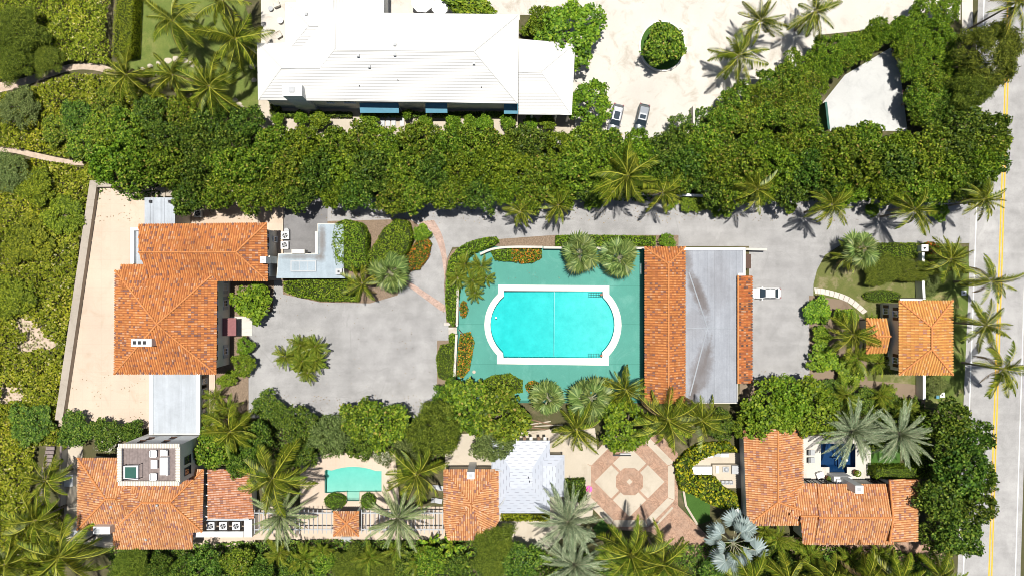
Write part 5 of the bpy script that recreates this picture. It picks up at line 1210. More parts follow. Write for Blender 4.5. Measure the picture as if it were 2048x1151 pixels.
# ================================================================== SMALL OBJECTS
def ac_unit(x, y, z0, label, s=.95, group='air conditioning units'):
    p = W(x, y, z0+.9); ro = root('air_conditioner', (p.x, p.y, z0), label, 'air conditioner', group); m = MB()
    m.box(p, s, s, z0, z0+.82); m.build('cabinet', M_GREYM, ro); m = MB(); m.box(p, s*1.04, s*1.04, z0+.822, z0+.9); m.build('top', M_TRIM, ro)
    m = MB(); m.cyl(p, s*.38, z0+.901, z0+.915, 16); g = m.build('fan_guard', M_BLACK, ro)
    for k in range(4): m = MB(); m.box((p.x+math.cos(k*1.57+.4)*s*.18, p.y+math.sin(k*1.57+.4)*s*.18), s*.34, s*.14, z0+.917, z0+.93, k*1.57+.4); m.build('fan_blade', M_GREYM, g)
    return ro
ac_unit(395, 427, .41, 'single air conditioner on the tan terrace beside the grey roofed stair tower', 1.15)
ac_unit(570, 471, .02, 'upper of two air conditioners beside the kitchen wing', 1.2); ac_unit(569, 490, .02, 'lower of two air conditioners beside the kitchen wing', 1.2)
for i, (px, lab) in enumerate(((421, 'left'), (446, 'middle'), (472, 'right'))): ac_unit(px, 1051, 2.0, lab+' one of three air conditioners beside the pinkish tile roof', 1.2)
m = MB(); m.cyl(W(573, 461, .8), .42, .02, .9, 14); tag(m.build('trash_bin', M_GREYM), 'dark round bin above the kitchen air conditioners', 'bin')
def chair(x, y, z0, ang, label, mat, frame, w=.75, d=.8, group=None, name='armchair'):
    p = W(x, y, z0+.4); ro = root(name, (p.x, p.y, z0), label, 'chair', group); ro.rotation_euler.z = ang; OFF[ro.name] = Vector()
    def bp(nm, c, sx, sy, a, b, mt): m = MB(); m.box(c, sx, sy, a, b); mesh_part(nm, m.v, m.f, mt, ro)
    bp('seat', (0, 0), w*.8, d*.8, .28, .45, mat); bp('backrest', (0, d*.42), w*.8, .14, .3, .8, mat)
    for s in (-1, 1):
        bp('arm', (s*w*.45, 0), .09, d*.8, .45, .6, mat)
        for t in (-1, 1): bp('leg', (s*w*.42, t*d*.36), .06, .06, 0, .28, frame)
    return ro
def lounger(x, y, z0, ang, label, mat, frame, L=2.0, w=.7, group=None):
    p = W(x, y, z0+.3); ro = root('sun_lounger', (p.x, p.y, z0), label, 'sun lounger', group); ro.rotation_euler.z = ang; OFF[ro.name] = Vector()
    m = MB(); m.box((0, -.35), w, L*.66, .26, .36); mesh_part('cushion', m.v, m.f, mat, ro)
    m = MB(); m.add([(-w/2, L*.16, .30), (w/2, L*.16, .30), (w/2, L*.48, .72), (-w/2, L*.48, .72), (-w/2, L*.16, .38), (w/2, L*.16, .38), (w/2, L*.48, .80), (-w/2, L*.48, .80)], [(0, 3, 2, 1), (4, 5, 6, 7), (0, 1, 5, 4), (1, 2, 6, 5), (2, 3, 7, 6), (3, 0, 4, 7)]); mesh_part('backrest', m.v, m.f, mat, ro)
    m = MB(); m.box((0, -.1), w*.96, L*.92, .2, .258); mesh_part('frame', m.v, m.f, frame, ro)
    for s in (-1, 1):
        for t in (-.42, .3): m = MB(); m.box((s*w*.42, t*L), .06, .06, 0, .2); mesh_part('leg', m.v, m.f, frame, ro)
    return ro
for i, px in enumerate((754, 765, 776, 787, 804)): lounger(px, 240, .06, 0, ORD[i]+' grey sun lounger from the left under the blue awning', M_GREYM, M_TRIM, group='loungers under the awning')
for x, y, a, lab in ((322, 907, 0, None),): pass
chair(308, 906, 10.34, R(90), 'upper left white armchair on the roof terrace', M_TRIM, M_GREYM, 1.1, 1.1, 'roof terrace seats'); chair(308, 952, 10.34, R(90), 'lower left white armchair on the roof terrace', M_TRIM, M_GREYM, 1.1, 1.1, 'roof terrace seats')
chair(329, 905, 10.34, R(0), 'white corner seat in the upper right of the roof terrace', M_TRIM, M_GREYM, 1.1, 1.1, 'roof terrace seats')
so_ = root('outdoor_sofa', W(327, 930, 10.6), 'long white outdoor sofa on the roof terrace', 'sofa'); OFF[so_.name] = Vector((so_.location.x, so_.location.y, so_.location.z))
bx(so_, 'seat', M_TRIM, 319.5, 914, 332, 949, 10.75, 10.36); bx(so_, 'backrest', M_TRIM, 332.3, 914, 335, 950, 11.1, 10.36)
ta = root('coffee_table', W(308, 928, 10.6), 'square white coffee table between the roof terrace armchairs', 'table'); bx(ta, 'top', M_TRIM, 301.5, 919, 314.5, 936, 10.78, 10.7)
for q in ((303, 921), (313, 921), (303, 934), (313, 934)): m = MB(); m.box(W(*q, 10.5), .07, .07, 10.36, 10.7); m.build('leg', M_GREYM, ta)
def umbrella(x, y, r, h, label, n=8):
    p = W(x, y, h); ro = root('parasol', (p.x, p.y, 0), label, 'parasol', 'white patio parasols'); m = MB(); rr = r*(1-h/H)/PXM
    vs = [(p.x+rr*math.cos(2*math.pi*k/n+.3), p.y+rr*math.sin(2*math.pi*k/n+.3), h-.45) for k in range(n)]+[(p.x, p.y, h)]
    m.add(vs, [(k, (k+1) % n, n) for k in range(n)]); m.add([(v[0], v[1], v[2]-.02) for v in vs], [((k+1) % n, k, n) for k in range(n)]); m.build('canopy', M_TRIM, ro)
    m = MB(); m.tube([(p.x, p.y, 0), (p.x, p.y, h+.1)], .03, 6); m.build('pole', M_WOODB, ro); m = MB(); m.cyl(p, .35, .05, .15, 14); m.build('base', M_GREYM, ro)
    for k in range(n):
        a = 2*math.pi*k/n+.3; m = MB(); m.tube([(p.x, p.y, h-.04), (p.x+rr*math.cos(a)*.97, p.y+rr*math.sin(a)*.97, h-.5)], .015, 4); m.build('rib', M_WOODB, ro)
umbrella(844, 0, 24, 2.9, 'larger white octagonal parasol at the top edge of the picture'); umbrella(879, 13, 17, 2.7, 'smaller white parasol beside the large one at the top')
def rtable(x, y, r, h, label, mat, z0=.05):
    p = W(x, y, h); ro = root('side_table', (p.x, p.y, z0), label, 'table'); rr = r/PXM; m = MB(); m.cyl(p, rr, h-.06, h, 16); m.build('top', mat, ro); m = MB(); m.cyl(p, .05, z0, h-.06, 8); m.build('stem', M_GREYM, ro); m = MB(); m.cyl(p, rr*.6, z0, z0+.04, 12); m.build('foot', M_GREYM, ro)
rtable(560, 41, 6, .6, 'oval white table on the patio left of the white house', M_TRIM); rtable(541, 17, 5, .5, 'dark round table on the patio left of the white house', M_GREYM)
chair(557, 70, .05, R(-60), 'pale armchair on the patio left of the white house, lower one', M_COURT, M_WOODB, 1.1, 1.1); chair(553, 9, .05, R(200), 'pale armchair at the top of the patio left of the white house', M_COURT, M_WOODB, 1.1, 1.1)
# stepping stones
for i, (x, y, r_) in enumerate(((285, 138, 5), (300, 132, 6), (318, 126, 6), (336, 121, 8), (352, 118, 8), (369, 121, 7), (386, 128, 9), (398, 134, 7), (470, 200, 6), (478, 208, 6), (483, 214, 5), (505, 133, 7), (508, 160, 6))):
    m = MB(); k = rnd.uniform(0, 3); m.prism(WP(ell(x, y, r_, r_*.75, 8, k, .12), .08), .03, .08); tag(m.build('stepping_stone', M_CREAM), ORD[i]+' tan stepping stone along the lawn path, counted from the left', 'stone', 'lawn stepping stones')
# planter circle
pl = root('round_planter', W(1325, 92), 'round white kerb planter in the middle of the motor court', 'planter'); 
sheet('kerb', P2(ell(1325, 92, 47, 51, 40), .3), .30, M_COPE, [P2(ell(1325, 92, 44, 48, 40), .3)], parent=pl, skirt=.28); sheet('grass', P2(ell(1325, 92, 43.6, 47.6, 32), .2), .18, M_TURF, parent=pl)
# basketball hoop
hp = root('basketball_hoop', W(1800, 190), 'basketball hoop with grey backboard beside the sport court', 'basketball hoop'); p0 = W(1800, 190, 0); p0 = Vector((p0.x+.2, p0.y, 0)); tp = W(1815, 184, 3.3)
m = MB(); m.tube([p0, (p0.x, p0.y, 2.2), (tp.x-.1, tp.y, 3.2)], .07, 8); m.build('pole', M_BLACK, hp); m = MB(); m.box(tp, .12, 1.8, 2.9, 4.0, R(-15)); m.build('backboard', M_GREYM, hp)
m = MB(); c_ = W(1811, 184, 3.05); m.tube([(c_.x+.28*math.cos(a)-.25, c_.y+.28*math.sin(a), 3.05) for a in np.linspace(0, 6.28, 13)], .02, 4); m.build('rim', M_RED, hp)
# outdoor kitchen
ok = root('outdoor_kitchen', W(1430, 940), 'outdoor kitchen counters with grill behind the yellow croton hedge', 'kitchen counter')
bx(ok, 'counter', M_TRIM, 1384, 932, 1424, 948, 1.0, .05); bx(ok, 'counter', M_CREAM, 1425, 928, 1474, 946, .95, .05); bx(ok, 'counter', M_TRIM, 1410, 904, 1425, 914, 1.0, .05); bx(ok, 'sink', M_GREYM, 1429, 905, 1440, 912, 1.02, .05); bx(ok, 'counter', M_TRIM, 1441, 906, 1458, 913, 1.0, .05)
gl_ = root('grill', W(1452, 938), 'round steel grill on the outdoor kitchen counter', 'grill'); m = MB(); m.box(W(1452, 938, 1.2), 1.0, .9, .952, 1.15); m.build('body', M_GREYM, gl_); m = MB(); c_ = W(1453, 938, 1.2); m.dome((c_.x, c_.y, 1.151), .4, .4, .3); m.build('lid', M_GREYM, gl_)
bx(ok, 'cupboard', M_GREYM, 1464, 930, 1478, 947, 1.5, .05); bx(ok, 'fridge', M_TRIM, 1432, 931, 1438, 945, 1.2, .96)
for i in range(3): chair(1446+i*8, 963, .04, R(180), ORD[i]+' metal chair from the left beside the outdoor kitchen', M_GREYM, M_BLACK, .6, .6, 'chairs by the outdoor kitchen', 'garden_chair')
m = MB(); m.prism(WP([(1462, 1012), (1478, 1006), (1478, 1026), (1462, 1022)], .8), .1, .8); tag(m.build('storage_box', M_TRIM), 'white box under the croton by the silver fan palm', 'box')
# courtyard of the blue pool
for i, (x, y) in enumerate(((1621, 904), (1621, 919))): lounger(x, y, .07, R(90), ('upper', 'lower')[i]+' grey cushioned lounger beside the dark blue pool', M_GREYM, M_DARKM, 1.1, .9, 'loungers by the blue pool')
chair(1640, 949, .07, R(20), 'round white armchair near the corner of the blue pool', M_TRIM, M_GREYM, 1.2, 1.2)
for x, y, lab in ((1712, 944, 'terracotta pot with clipped ball at the right of the blue pool'), (1657, 955, 'potted clipped ball at the left of the blue pool')):
    p = W(x, y, .5); ro = root('potted_plant', (p.x, p.y, .07), lab, 'potted plant'); m = MB(); m.cyl(p, .35, .07, .55, 12, .45); m.build('pot', M_FLOWER, ro); rg = np.random.default_rng(int(x)); q = rdir(rg, 260, -.3); V = leaf_quads(q*.55+np.array([0, 0, .95]), q+rg.normal(size=q.shape)*.3, .2, .15, rg); put('foliage', quads_mesh('foliage', V, L_HEDGE), ro)
# details on lower plots
m = MB(); m.cyl(W(1178, 977, .3), .55, .04, .35, 16); tag(m.build('float_ring', M_PINK), 'pink inflatable lying at the left edge of the plaza', 'float')
bn = root('bench', W(1243, 910), 'black metal bench under the tree at the top of the plaza', 'bench'); bx(bn, 'seat', M_BLACK, 1226, 908, 1262, 911, .48, .42); bx(bn, 'backrest', M_TRIM, 1240, 906, 1262, 907.5, .9, .5)
for px in (1228, 1244, 1260): bx(bn, 'leg', M_BLACK, px, 908, px+1.2, 911, .42, .04)
for i, (x, y) in enumerate(((875, 974), (873, 1000))): lounger(x, y, .07, R(80), ('upper', 'lower')[i]+' dark lounger beside the small tiled house', M_GREYM, M_BLACK, 1.8, .8, 'loungers by the tiled house')
m = MB(); m.box(W(692, 1078, .5), 1.6, .8, .06, .5); tag(m.build('storage_chest', M_GREYM), 'dark grey chest below the tiled pavilion', 'chest')
m = MB(); m.box(W(137, 960, .6), 1.7, 1.9, .06, .75); tag(m.build('garden_table', M_TRIM), 'square white table left of the lower left house', 'table')
m = MB(); m.box(W(155, 1066, 2.2), 2.6, 1.0, .06, 2.2); tag(m.build('equipment_shelter', M_TRIM), 'white equipment cabinet at the corner of the lower left house', 'cabinet')
for x, y, lab in ((1928, 585, 'upper'), (1885, 789, 'lower')):
    p = W(x, y, .1); ro = root('utility_cover', (p.x, p.y, .03), lab+' white utility cover in the roadside grass', 'utility cover', 'utility covers'); m = MB(); m.box(p, .8, .8, .03, .1); m.build('slab', M_TRIM, ro); m = MB(); m.cyl(p, .14, .101, .12, 10); m.build('lid', M_BLACK, ro)
m = MB(); m.box(W(1875, 793, .5), .5, .5, .03, .6); tag(m.build('recycling_bin', M_BLUEAWN), 'small blue bin beside the lower utility cover', 'bin')
m = MB(); m.cyl(W(948, 743, .12), .28, .1, .12, 14); tag(m.build('drain_cover', M_CREAM), 'round drain cover in the lower left of the pool deck', 'drain cover')
bx(root('door_mat', W(1282, 560), 'pale frame by the dark wall of the pool pavilion', 'frame'), 'panel', M_TRIM, 1281, 526, 1283.5, 548, .9, .1)
for i, (x, y) in enumerate(((415, 395), (425, 393), (458, 398))): pass
m = MB()
for i in range(4): a = W(985+i*2, 545+i, .1)
bb = root('rubble_pile', W(1070, 850), 'pale timber boards lying above the white membrane roof', 'timber', None)
for i, (x, y, a, L) in enumerate(((1060, 848, .15, 7), (1075, 856, -.1, 8), (1085, 862, .25, 6), (1070, 840, -.25, 6), (1095, 850, .05, 5), (1050, 858, .4, 5))): m = MB(); m.box(W(x, y, .2), L, .18, .05+.04*i, .12+.04*i, a); m.build('board', M_WOODB if i % 2 else M_CREAM, bb)
# ================================================================== TREES
kb = random.Random(21)
def belt(xs, y0, r, h, rowname, kinds):
    for i, x in enumerate(xs):
        y = y0 if rowname != 'lower' else (386 if x < 1130 else (358 if x < 1460 else 368))
        k = kb.choice(kinds); rr = r*kb.uniform(1.0, 1.28)
        tree('broadleaf_tree', x+kb.uniform(-12, 12), y+kb.uniform(-9, 9), rr, h*kb.uniform(.95, 1.06), ORD[i]+' tree from the left in the '+rowname+' row of the long tree belt', k, group='trees of the long belt')
belt([545+57*i for i in range(26)], 289, 38, 7.3, 'upper', ['grape', 'grape', 'grape', 'hedge', 'dark'])
belt([222+58*i for i in range(31)], 335, 42, 8.3, 'middle', ['grape', 'grape', 'grape', 'dark', 'hedge'])
belt([375+58*i for i in range(28)], 384, 37, 7.2, 'lower', ['grape', 'grape', 'hedge', 'dark'])
for i, (x, y, r, h) in enumerate(((245, 250, 40, 5), (295, 222, 38, 4.5), (360, 222, 36, 5), (425, 232, 40, 6), (490, 245, 40, 6.5), (262, 300, 40, 5.5), (325, 275, 42, 6.5), (390, 282, 42, 7), (455, 290, 42, 7.2), (195, 255, 38, 3.6), (215, 205, 36, 3.2), (150, 230, 36, 3), (110, 260, 34, 2.6), (160, 290, 36, 3.2))):
    tree('broadleaf_tree', x, y, r, h, ORD[i]+' tree of the thicket between the dune and the white house', kb.choice(['grape', 'dark', 'grape']), group='thicket beside the dune')
# seaward fuzzy bushes
for i, (x, y, r, h) in enumerate(((30, 60, 52, 5), (20, 122, 40, 4.5), (90, 115, 34, 3), (35, 215, 44, 3), (15, 340, 44, 3.2), (70, 372, 40, 2.6), (125, 430, 44, 1.9), (55, 480, 50, 2.0), (25, 590, 46, 2.1), (60, 850, 48, 2.2), (150, 858, 40, 2.6), (210, 864, 34, 3), (262, 868, 26, 2.8))):
    tree('dune_bush', x, y, r, h, ORD[i]+' olive green bush of the dune strip, counted from the top', 'fuzz' if y < 130 else ('olive' if y in (340, 215) else ('dune' if y < 850 else 'dark')), 'bush', 'dune bushes')
# upper right thicket
TH = [(1398, 205), (1500, 165), (1560, 118), (1640, 62), (1720, 40), (1800, 32), (1880, -10), (1925, -10), (1925, 275), (1398, 275)]
CT = [(1648, 208), (1690, 150), (1782, 100), (1797, 150), (1815, 240), (1665, 262)]
def pdist(x, y, poly):
    d = 1e9
    for i in range(len(poly)):
        a = poly[i]; b = poly[(i+1) % len(poly)]; L2 = (b[0]-a[0])**2+(b[1]-a[1])**2; t = max(0, min(1, ((x-a[0])*(b[0]-a[0])+(y-a[1])*(b[1]-a[1]))/L2)); d = min(d, math.hypot(x-a[0]-t*(b[0]-a[0]), y-a[1]-t*(b[1]-a[1])))
    return -d if inside(x, y, poly) else d
cnt = 0
for j in range(8):
    for i in range(14):
        x = 1415+i*40+(j % 2)*20+kb.uniform(-7, 7); y = 22+j*35+kb.uniform(-6, 6)
        if pdist(x, y, TH) < -14 and pdist(x, y, CT) > 27:
            tree('broadleaf_tree', x, y, 31*kb.uniform(.9, 1.2), kb.uniform(4.2, 5.4), ORD[cnt % 36]+' tree of the '+('left' if cnt < 36 else 'lower')+' part of the thicket round the sport court', 'grape' if y > 150 else 'hedge', group='thicket round the sport court'); cnt += 1
T = tree
for i, (x, y) in enumerate(((1622, 192), (1640, 164), (1664, 136), (1694, 114), (1727, 90), (1758, 72), (1826, 145), (1838, 190), (1842, 230), (1816, 104))): tree('court_hedge_tree', x, y, 25, 4.0, ORD[i]+' small tree closing in on the sport court, clockwise from its lower left', 'hedge' if i % 3 else 'grape', group='trees at the edge of the sport court')
T('casuarina_tree', 1985, 105, 66, 9.5, 'tall feathery casuarina at the top right beside the road', 'fuzz', ry=74); T('casuarina_tree', 1950, 175, 46, 8, 'smaller feathery casuarina below the tall one by the road', 'fuzz')
for i, (x, y, r, h) in enumerate(((1935, 240, 48, 7), (1985, 258, 42, 7.5), (1990, 320, 34, 7), (1945, 330, 44, 7.5), (1895, 215, 34, 5.5))): T('roadside_tree', x, y, r, h, ORD[i]+' dark green tree beside the road above the driveway mouth', 'dark', group='roadside trees')
T('clipped_tree', 1140, 62, 76, 6, 'large clipped leafy tree between the white house and the motor court', 'hedge', ry=72)
T('clipped_tree', 1085, 40, 36, 5, 'left lobe of clipped tree against the white house', 'hedge'); T('clipped_tree', 1182, 205, 46, 5.5, 'rounded clipped tree left of the two parked sport utility cars', 'hedge', ry=53)
T('planter_tree', 1327, 88, 42, 5, 'leafy tree filling the round planter in the motor court', 'grape', ry=50)
T('shrub', 940, 6, 62, 3.5, 'dark green shrub at the top edge above the white house roof', 'shrub', 'shrub', ry=26); T('shrub', 1056, 60, 15, 2, 'small shrub with soil by the corner of the white house', 'shrub', 'shrub')
T('light_tree', 1360, 258, 34, 4.5, 'airy light green tree in the corner of the motor court', 'sparse')
# patio shrubs
for i, (x, y, r) in enumerate(((555, 238, 13), (602, 236, 15), (637, 240, 20), (737, 240, 18), (852, 243, 15), (905, 244, 16), (940, 242, 15), (970, 245, 18), (1015, 244, 16), (1060, 246, 16), (1095, 243, 17), (815, 228, 11))): bush(x, y, r, 2.4, ORD[i]+' leafy shrub from the left along the patio of the white house', 'shrub', group='patio shrubs')
for i, (x, w_) in enumerate(((585, 26), (660, 42), (770, 40), (832, 16), (915, 50), (1000, 30))): hedge('shade_strip_planting', [(x-w_, 222), (x+w_, 223), (x+w_, 233), (x-w_, 232)], 1.1, ORD[i]+' dark low planting from the left, added as shade along the white house wall', L_DARK, group='wall planting')  # planting added to darken the strip at the wall foot like shade
# driveway verge shrubs
for i, (x, y, r, h) in enumerate(((1375, 408, 18, 1.6), (1400, 405, 22, 1.8), (1442, 411, 26, 2.0), (1185, 400, 22, 1.6), (1745, 420, 16, 1.2), (1340, 405, 16, 1.5), (1880, 425, 20, 1.6), (1580, 415, 14, 1.2))): bush(x, y, r, h, ORD[i]+' green shrub on the verge between driveway and tree belt', 'hedge', group='verge shrubs')
# front garden
T('round_shrub', 503, 603, 42, 3.6, 'large loose bush beside the entrance of the main house', 'shrub', 'shrub', ry=40); T('round_shrub', 486, 730, 26, 2.6, 'dense clipped dark ball in front of the main house', 'hedge', 'shrub'); T('round_shrub', 489, 692, 20, 2.2, 'lighter ball shrub above the clipped dark ball', 'hedge', 'shrub'); T('round_shrub', 455, 758, 25, 1.6, 'low flat shrub under the dark clipped ball', 'hedge', 'shrub', ry=15)
T('spiky_shrub', 534, 814, 36, 3.0, 'spiky dark green bush at the lower left corner of the courtyard', 'dark', 'shrub', ry=32)
# row below the courtyard
for x, y, r, h, k, lab in ((425, 895, 46, 6.0, 'grape', 'dense tree beside the white tower wall'), (505, 880, 40, 5, 'dark', 'dark tree above the coconut palm near the pinkish roof'), (600, 850, 42, 4.5, 'dark', 'dark tree under the lower left edge of the courtyard'), (655, 872, 46, 5, 'olive', 'grey green tree above the small pale pool'), (600, 905, 34, 4, 'dark', 'low tree at the left end of the small pale pool'), (715, 838, 44, 5, 'grape', 'tree touching the lower edge of the courtyard'), (765, 850, 54, 6, 'grape', 'broad tree above the right end of the small pale pool'), (720, 895, 32, 3.6, 'sparse', 'thin tree with bare twigs above the small pool'), (868, 862, 58, 8, 'fuzz', 'dark feathery pine left of the tiled house chimney'), (935, 812, 62, 7, 'grape', 'big broadleaf tree at the lower left of the pool deck'), (1000, 830, 62, 7, 'grape', 'big broadleaf tree below the pool deck hedge'), (985, 885, 46, 6, 'olive', 'grey green tree overhanging the white membrane roof'), (900, 795, 40, 5, 'dark', 'dark tree at the lower right corner of the courtyard'), (1255, 852, 60, 6, 'hedge', 'bright green tree at the top left of the plaza'), (1215, 815, 34, 4, 'dark', 'dark tree between the fan palms and the plaza'), (1440, 850, 34, 4, 'dark', 'dark tree between garage and outdoor kitchen'), (820, 900, 36, 4.5, 'olive', 'thin olive tree at the right end of the small pool'), (560, 830, 26, 3, 'dark', 'small dark tree below the spiky courtyard bush'), (480, 925, 34, 4.5, 'dark', 'small dark tree overhanging the pinkish lean-to roof')):
    T('broadleaf_tree', x, y, r, h, lab, k)
T('clipped_tree', 1545, 826, 70, 6.5, 'left half of the large dense tree below the parking court', 'hedge', ry=62); T('clipped_tree', 1625, 822, 70, 6.5, 'right half of the large dense tree below the parking court', 'hedge', ry=62)
T('clipped_tree', 1582, 805, 55, 6.8, 'top of the large dense tree below the parking court', 'hedge'); T('broadleaf_tree', 1500, 850, 36, 4.5, 'small dense tree at the corner of the L-shaped house roof', 'hedge')
# right roadside trees
for x, y, r, h, k, lab in ((1905, 850, 52, 8.5, 'dark', 'tall dark tree by the road above the L-shaped house'), (1950, 880, 50, 9, 'sparse', 'thin leaved tree overhanging the road, uppermost'), (1925, 945, 62, 9, 'sparse', 'thin leaved tree overhanging the road beside the clipped hedge'), (1890, 1000, 58, 8, 'dark', 'dark tree against the right end of the L-shaped roof'), (1955, 1010, 48, 8.5, 'sparse', 'thin leaved tree overhanging the yellow line'), (1920, 1070, 54, 7.5, 'dark', 'dark tree at the lower end of the roadside group'), (1870, 1075, 36, 5, 'sparse', 'small thin tree by the brick path'), (1910, 905, 48, 7.5, 'dark', 'dark tree in the middle of the roadside group'), (1965, 955, 36, 8.5, 'sparse', 'small thin crown reaching over the road')):
    T('roadside_tree', x, y, r, h, lab, k)
# bottom thicket
for i in range(14):
    T('broadleaf_tree', 250+i*56+kb.uniform(-14, 14), 1134+kb.uniform(-14, 8), 34*kb.uniform(.8, 1.25), kb.uniform(2.6, 4.6), ORD[i]+' tree from the left in the thicket along the bottom edge', kb.choice(['dark', 'grape', 'dark', 'sparse', 'fuzz']), group='bottom thicket')
T('broadleaf_tree', 985, 1085, 44, 5, 'feathery tree below the small tiled house', 'fuzz'); T('broadleaf_tree', 1040, 1125, 46, 4.5, 'dark tree left of the silver date palms', 'dark')
for i, x in enumerate((1430, 1500, 1570, 1640, 1710, 1780, 1850)): T('broadleaf_tree', x, 1150+kb.uniform(-8, 6), 38, 3.2, ORD[i]+' dark tree from the left along the bottom edge right of the plaza', 'dark', group='bottom right thicket')
for i, (x, y) in enumerate(((1690, 815), (1730, 800), (1775, 800), (1815, 820), (1660, 780))): bush(x, y, 28, 2.2, ORD[i]+' dark shrub of the planting below the gatehouse', 'dark', group='gatehouse planting')
# ================================================================== HEDGES
hedge('clipped_hedge', [(231, -40), (268, -40), (262, 104), (222, 113)], 2.6, 'tall clipped lime green hedge beside the upper left lawn', L_LIME, .2, 60, soft=.15)
hedge('clipped_hedge', [(1112, 471), (1160, 469), (1312, 472), (1312, 491), (1112, 491)], 1.3, 'long clipped hedge between driveway and pool wall'); bush(1335, 482, 23, 1.8, 'round clipped bush at the corner of the garage roof', 'hedge', ry=13)
hedge('clipped_hedge', spline([(893, 545), (900, 515), (925, 490), (960, 477), (992, 473)], 4)+spline([(998, 482), (985, 490), (950, 503), (928, 525), (920, 560)], 4)+[(915, 600), (906, 652), (893, 640), (890, 590)], 1.6, 'curved clipped hedge wrapping the upper left corner of the pool garden')
hedge('clipped_hedge', [(980, 500), (1022, 497), (1022, 522), (990, 520)], 1.1, 'low green hedge inside the pool wall left of the orange blossom'); hedge('flower_bed', [(1023, 497), (1083, 498), (1084, 515), (1065, 525), (1040, 526), (1023, 522)], 1.0, 'orange flowering hedge along the upper edge of the pool deck', L_FLOW, cat='flower bed')
hedge('flower_bed', ell(927, 618, 8, 17), .9, 'small orange flower clump beside the pool wall above the gate', L_FLOW, cat='flower bed'); hedge('flower_bed', [(920, 668), (940, 664), (948, 685), (943, 715), (938, 740), (925, 756), (914, 752), (916, 700)], 1.0, 'long red orange flower bed along the pool wall', L_FLOW, cat='flower bed')
hedge('flower_bed', ell(1066, 774, 15, 12), 1.0, 'red flower clump below the pool', L_FLOW, cat='flower bed'); hedge('clipped_hedge', [(960, 765), (985, 752), (1020, 748), (1045, 762), (1045, 785), (990, 790), (962, 782)], 1.5, 'rounded hedge at the lower left of the pool deck')
hedge('clipped_hedge', [(880, 690), (905, 686), (911, 700), (911, 755), (895, 763), (876, 755), (871, 715)], 1.6, 'rounded clipped hedge left of the pool wall', leaf=.2, dens=60); hedge('shrub', ell(905, 678, 8, 12), 1.0, 'small light shrub below the pool gate', cat='shrub')
hedge('clipped_hedge', [(565, 563), (600, 559), (700, 558), (722, 575), (716, 602), (640, 601), (590, 592), (567, 582)], 1.4, 'clipped hedge along the kitchen wing', rough=.16)
hedge('clipped_hedge', [(668, 446), (690, 438), (722, 445), (733, 470), (731, 500), (735, 530), (705, 542), (672, 530), (662, 490)], 3.2, 'tall rounded hedge block against the kitchen roof', soft=.9, rough=.14); hedge('clipped_hedge', [(745, 492), (765, 458), (790, 437), (815, 441), (823, 470), (815, 500), (790, 520), (750, 527), (728, 512)], 3.0, 'tall rounded hedge block in the driveway bed', soft=.9, rough=.14)
hedge('flower_bed', [(832, 482), (850, 468), (862, 486), (857, 512), (838, 538), (810, 541), (803, 522)], 1.2, 'yellow and orange shrub at the tip of the driveway bed', L_FLOW, cat='flower bed')
bush(843, 465, 18, 1.8, 'green shrub above the yellow and orange shrub', 'shrub')
for x, y, rx, ry, h, lab in ((1637, 622, 26, 34, 1.8, 'tall shrub clump left of the gatehouse path'), (1692, 633, 25, 20, 1.8, 'square clipped shrub below the gatehouse path'), (1643, 670, 24, 16, 1.6, 'middle shrub at the edge of the parking court'), (1648, 716, 34, 30, 2.0, 'lowest broad shrub at the edge of the parking court'), (1700, 745, 40, 18, 1.4, 'dark low shrub below the small coconut palm')): T('shrub', x, y, rx, h, lab, 'shrub', 'shrub', ry=ry)
hedge('clipped_hedge', [(1757, 485), (1838, 485), (1838, 516), (1757, 514)], 1.3, 'clipped hedge left of the gate pier', leaf=.22); T('dark_shrub', 1770, 540, 50, 2.8, 'dark feathery shrub left half below the gate pier hedge', 'fuzz', 'shrub', ry=26); T('dark_shrub', 1825, 540, 50, 2.8, 'dark feathery shrub right half crossing the boundary wall', 'fuzz', 'shrub', ry=24)
hedge('clipped_hedge', ell(1767, 592, 39, 13), .9, 'oval low clipped hedge above the gatehouse porch', leaf=.16, dens=70); hedge('flower_bed', ell(1866, 496, 15, 13), 1.0, 'red leaved shrub beside the gate pier', L_FLOW, cat='flower bed')
T('shrub', 1862, 570, 15, 1.5, 'brownish shrub along the outside of the boundary wall', 'olive', 'shrub', ry=30); T('shrub', 1873, 770, 26, 1.6, 'brownish shrub below the gatehouse by the road', 'olive', 'shrub', ry=22)
hedge('clipped_hedge', [(1752, 935), (1838, 935), (1838, 822), (1864, 820), (1866, 957), (1752, 957)], 2.6, 'L-shaped clipped hedge around the blue pool garden', leaf=.2, dens=60)
hedge('croton_hedge', [(1352, 930), (1375, 905), (1400, 890), (1460, 885), (1476, 900), (1440, 904), (1405, 916), (1382, 935), (1388, 952), (1432, 955), (1452, 978), (1476, 992), (1480, 1016), (1460, 1020), (1420, 1008), (1390, 990), (1362, 980)], 1.7, 'yellow variegated croton hedge wrapping the outdoor kitchen', L_YEL, .5, 22, rough=.22)
for x, rx, lab in ((668, 22, 'left'), (734, 15, 'right')): hedge('clipped_ball', ell(x, 1004, rx, 16), 1.5, lab+' clipped ball beside the steps of the small pool', leaf=.18, dens=80, soft=.9, rough=.03)
hedge('low_hedge', [(1002, 1028), (1100, 1028), (1100, 1042), (1002, 1042)], .8, 'low yellow green hedge under the white membrane roof', L_LIME)
hedge('clipped_hedge', [(1130, 962), (1170, 960), (1174, 1000), (1160, 1005), (1130, 1000)], 1.8, 'square dark hedge left of the plaza', L_DARK)
hedge('clipped_hedge', [(537, 202), (558, 202), (556, 232), (540, 232)], 1.6, 'small clipped hedge at the lower left corner of the white house')
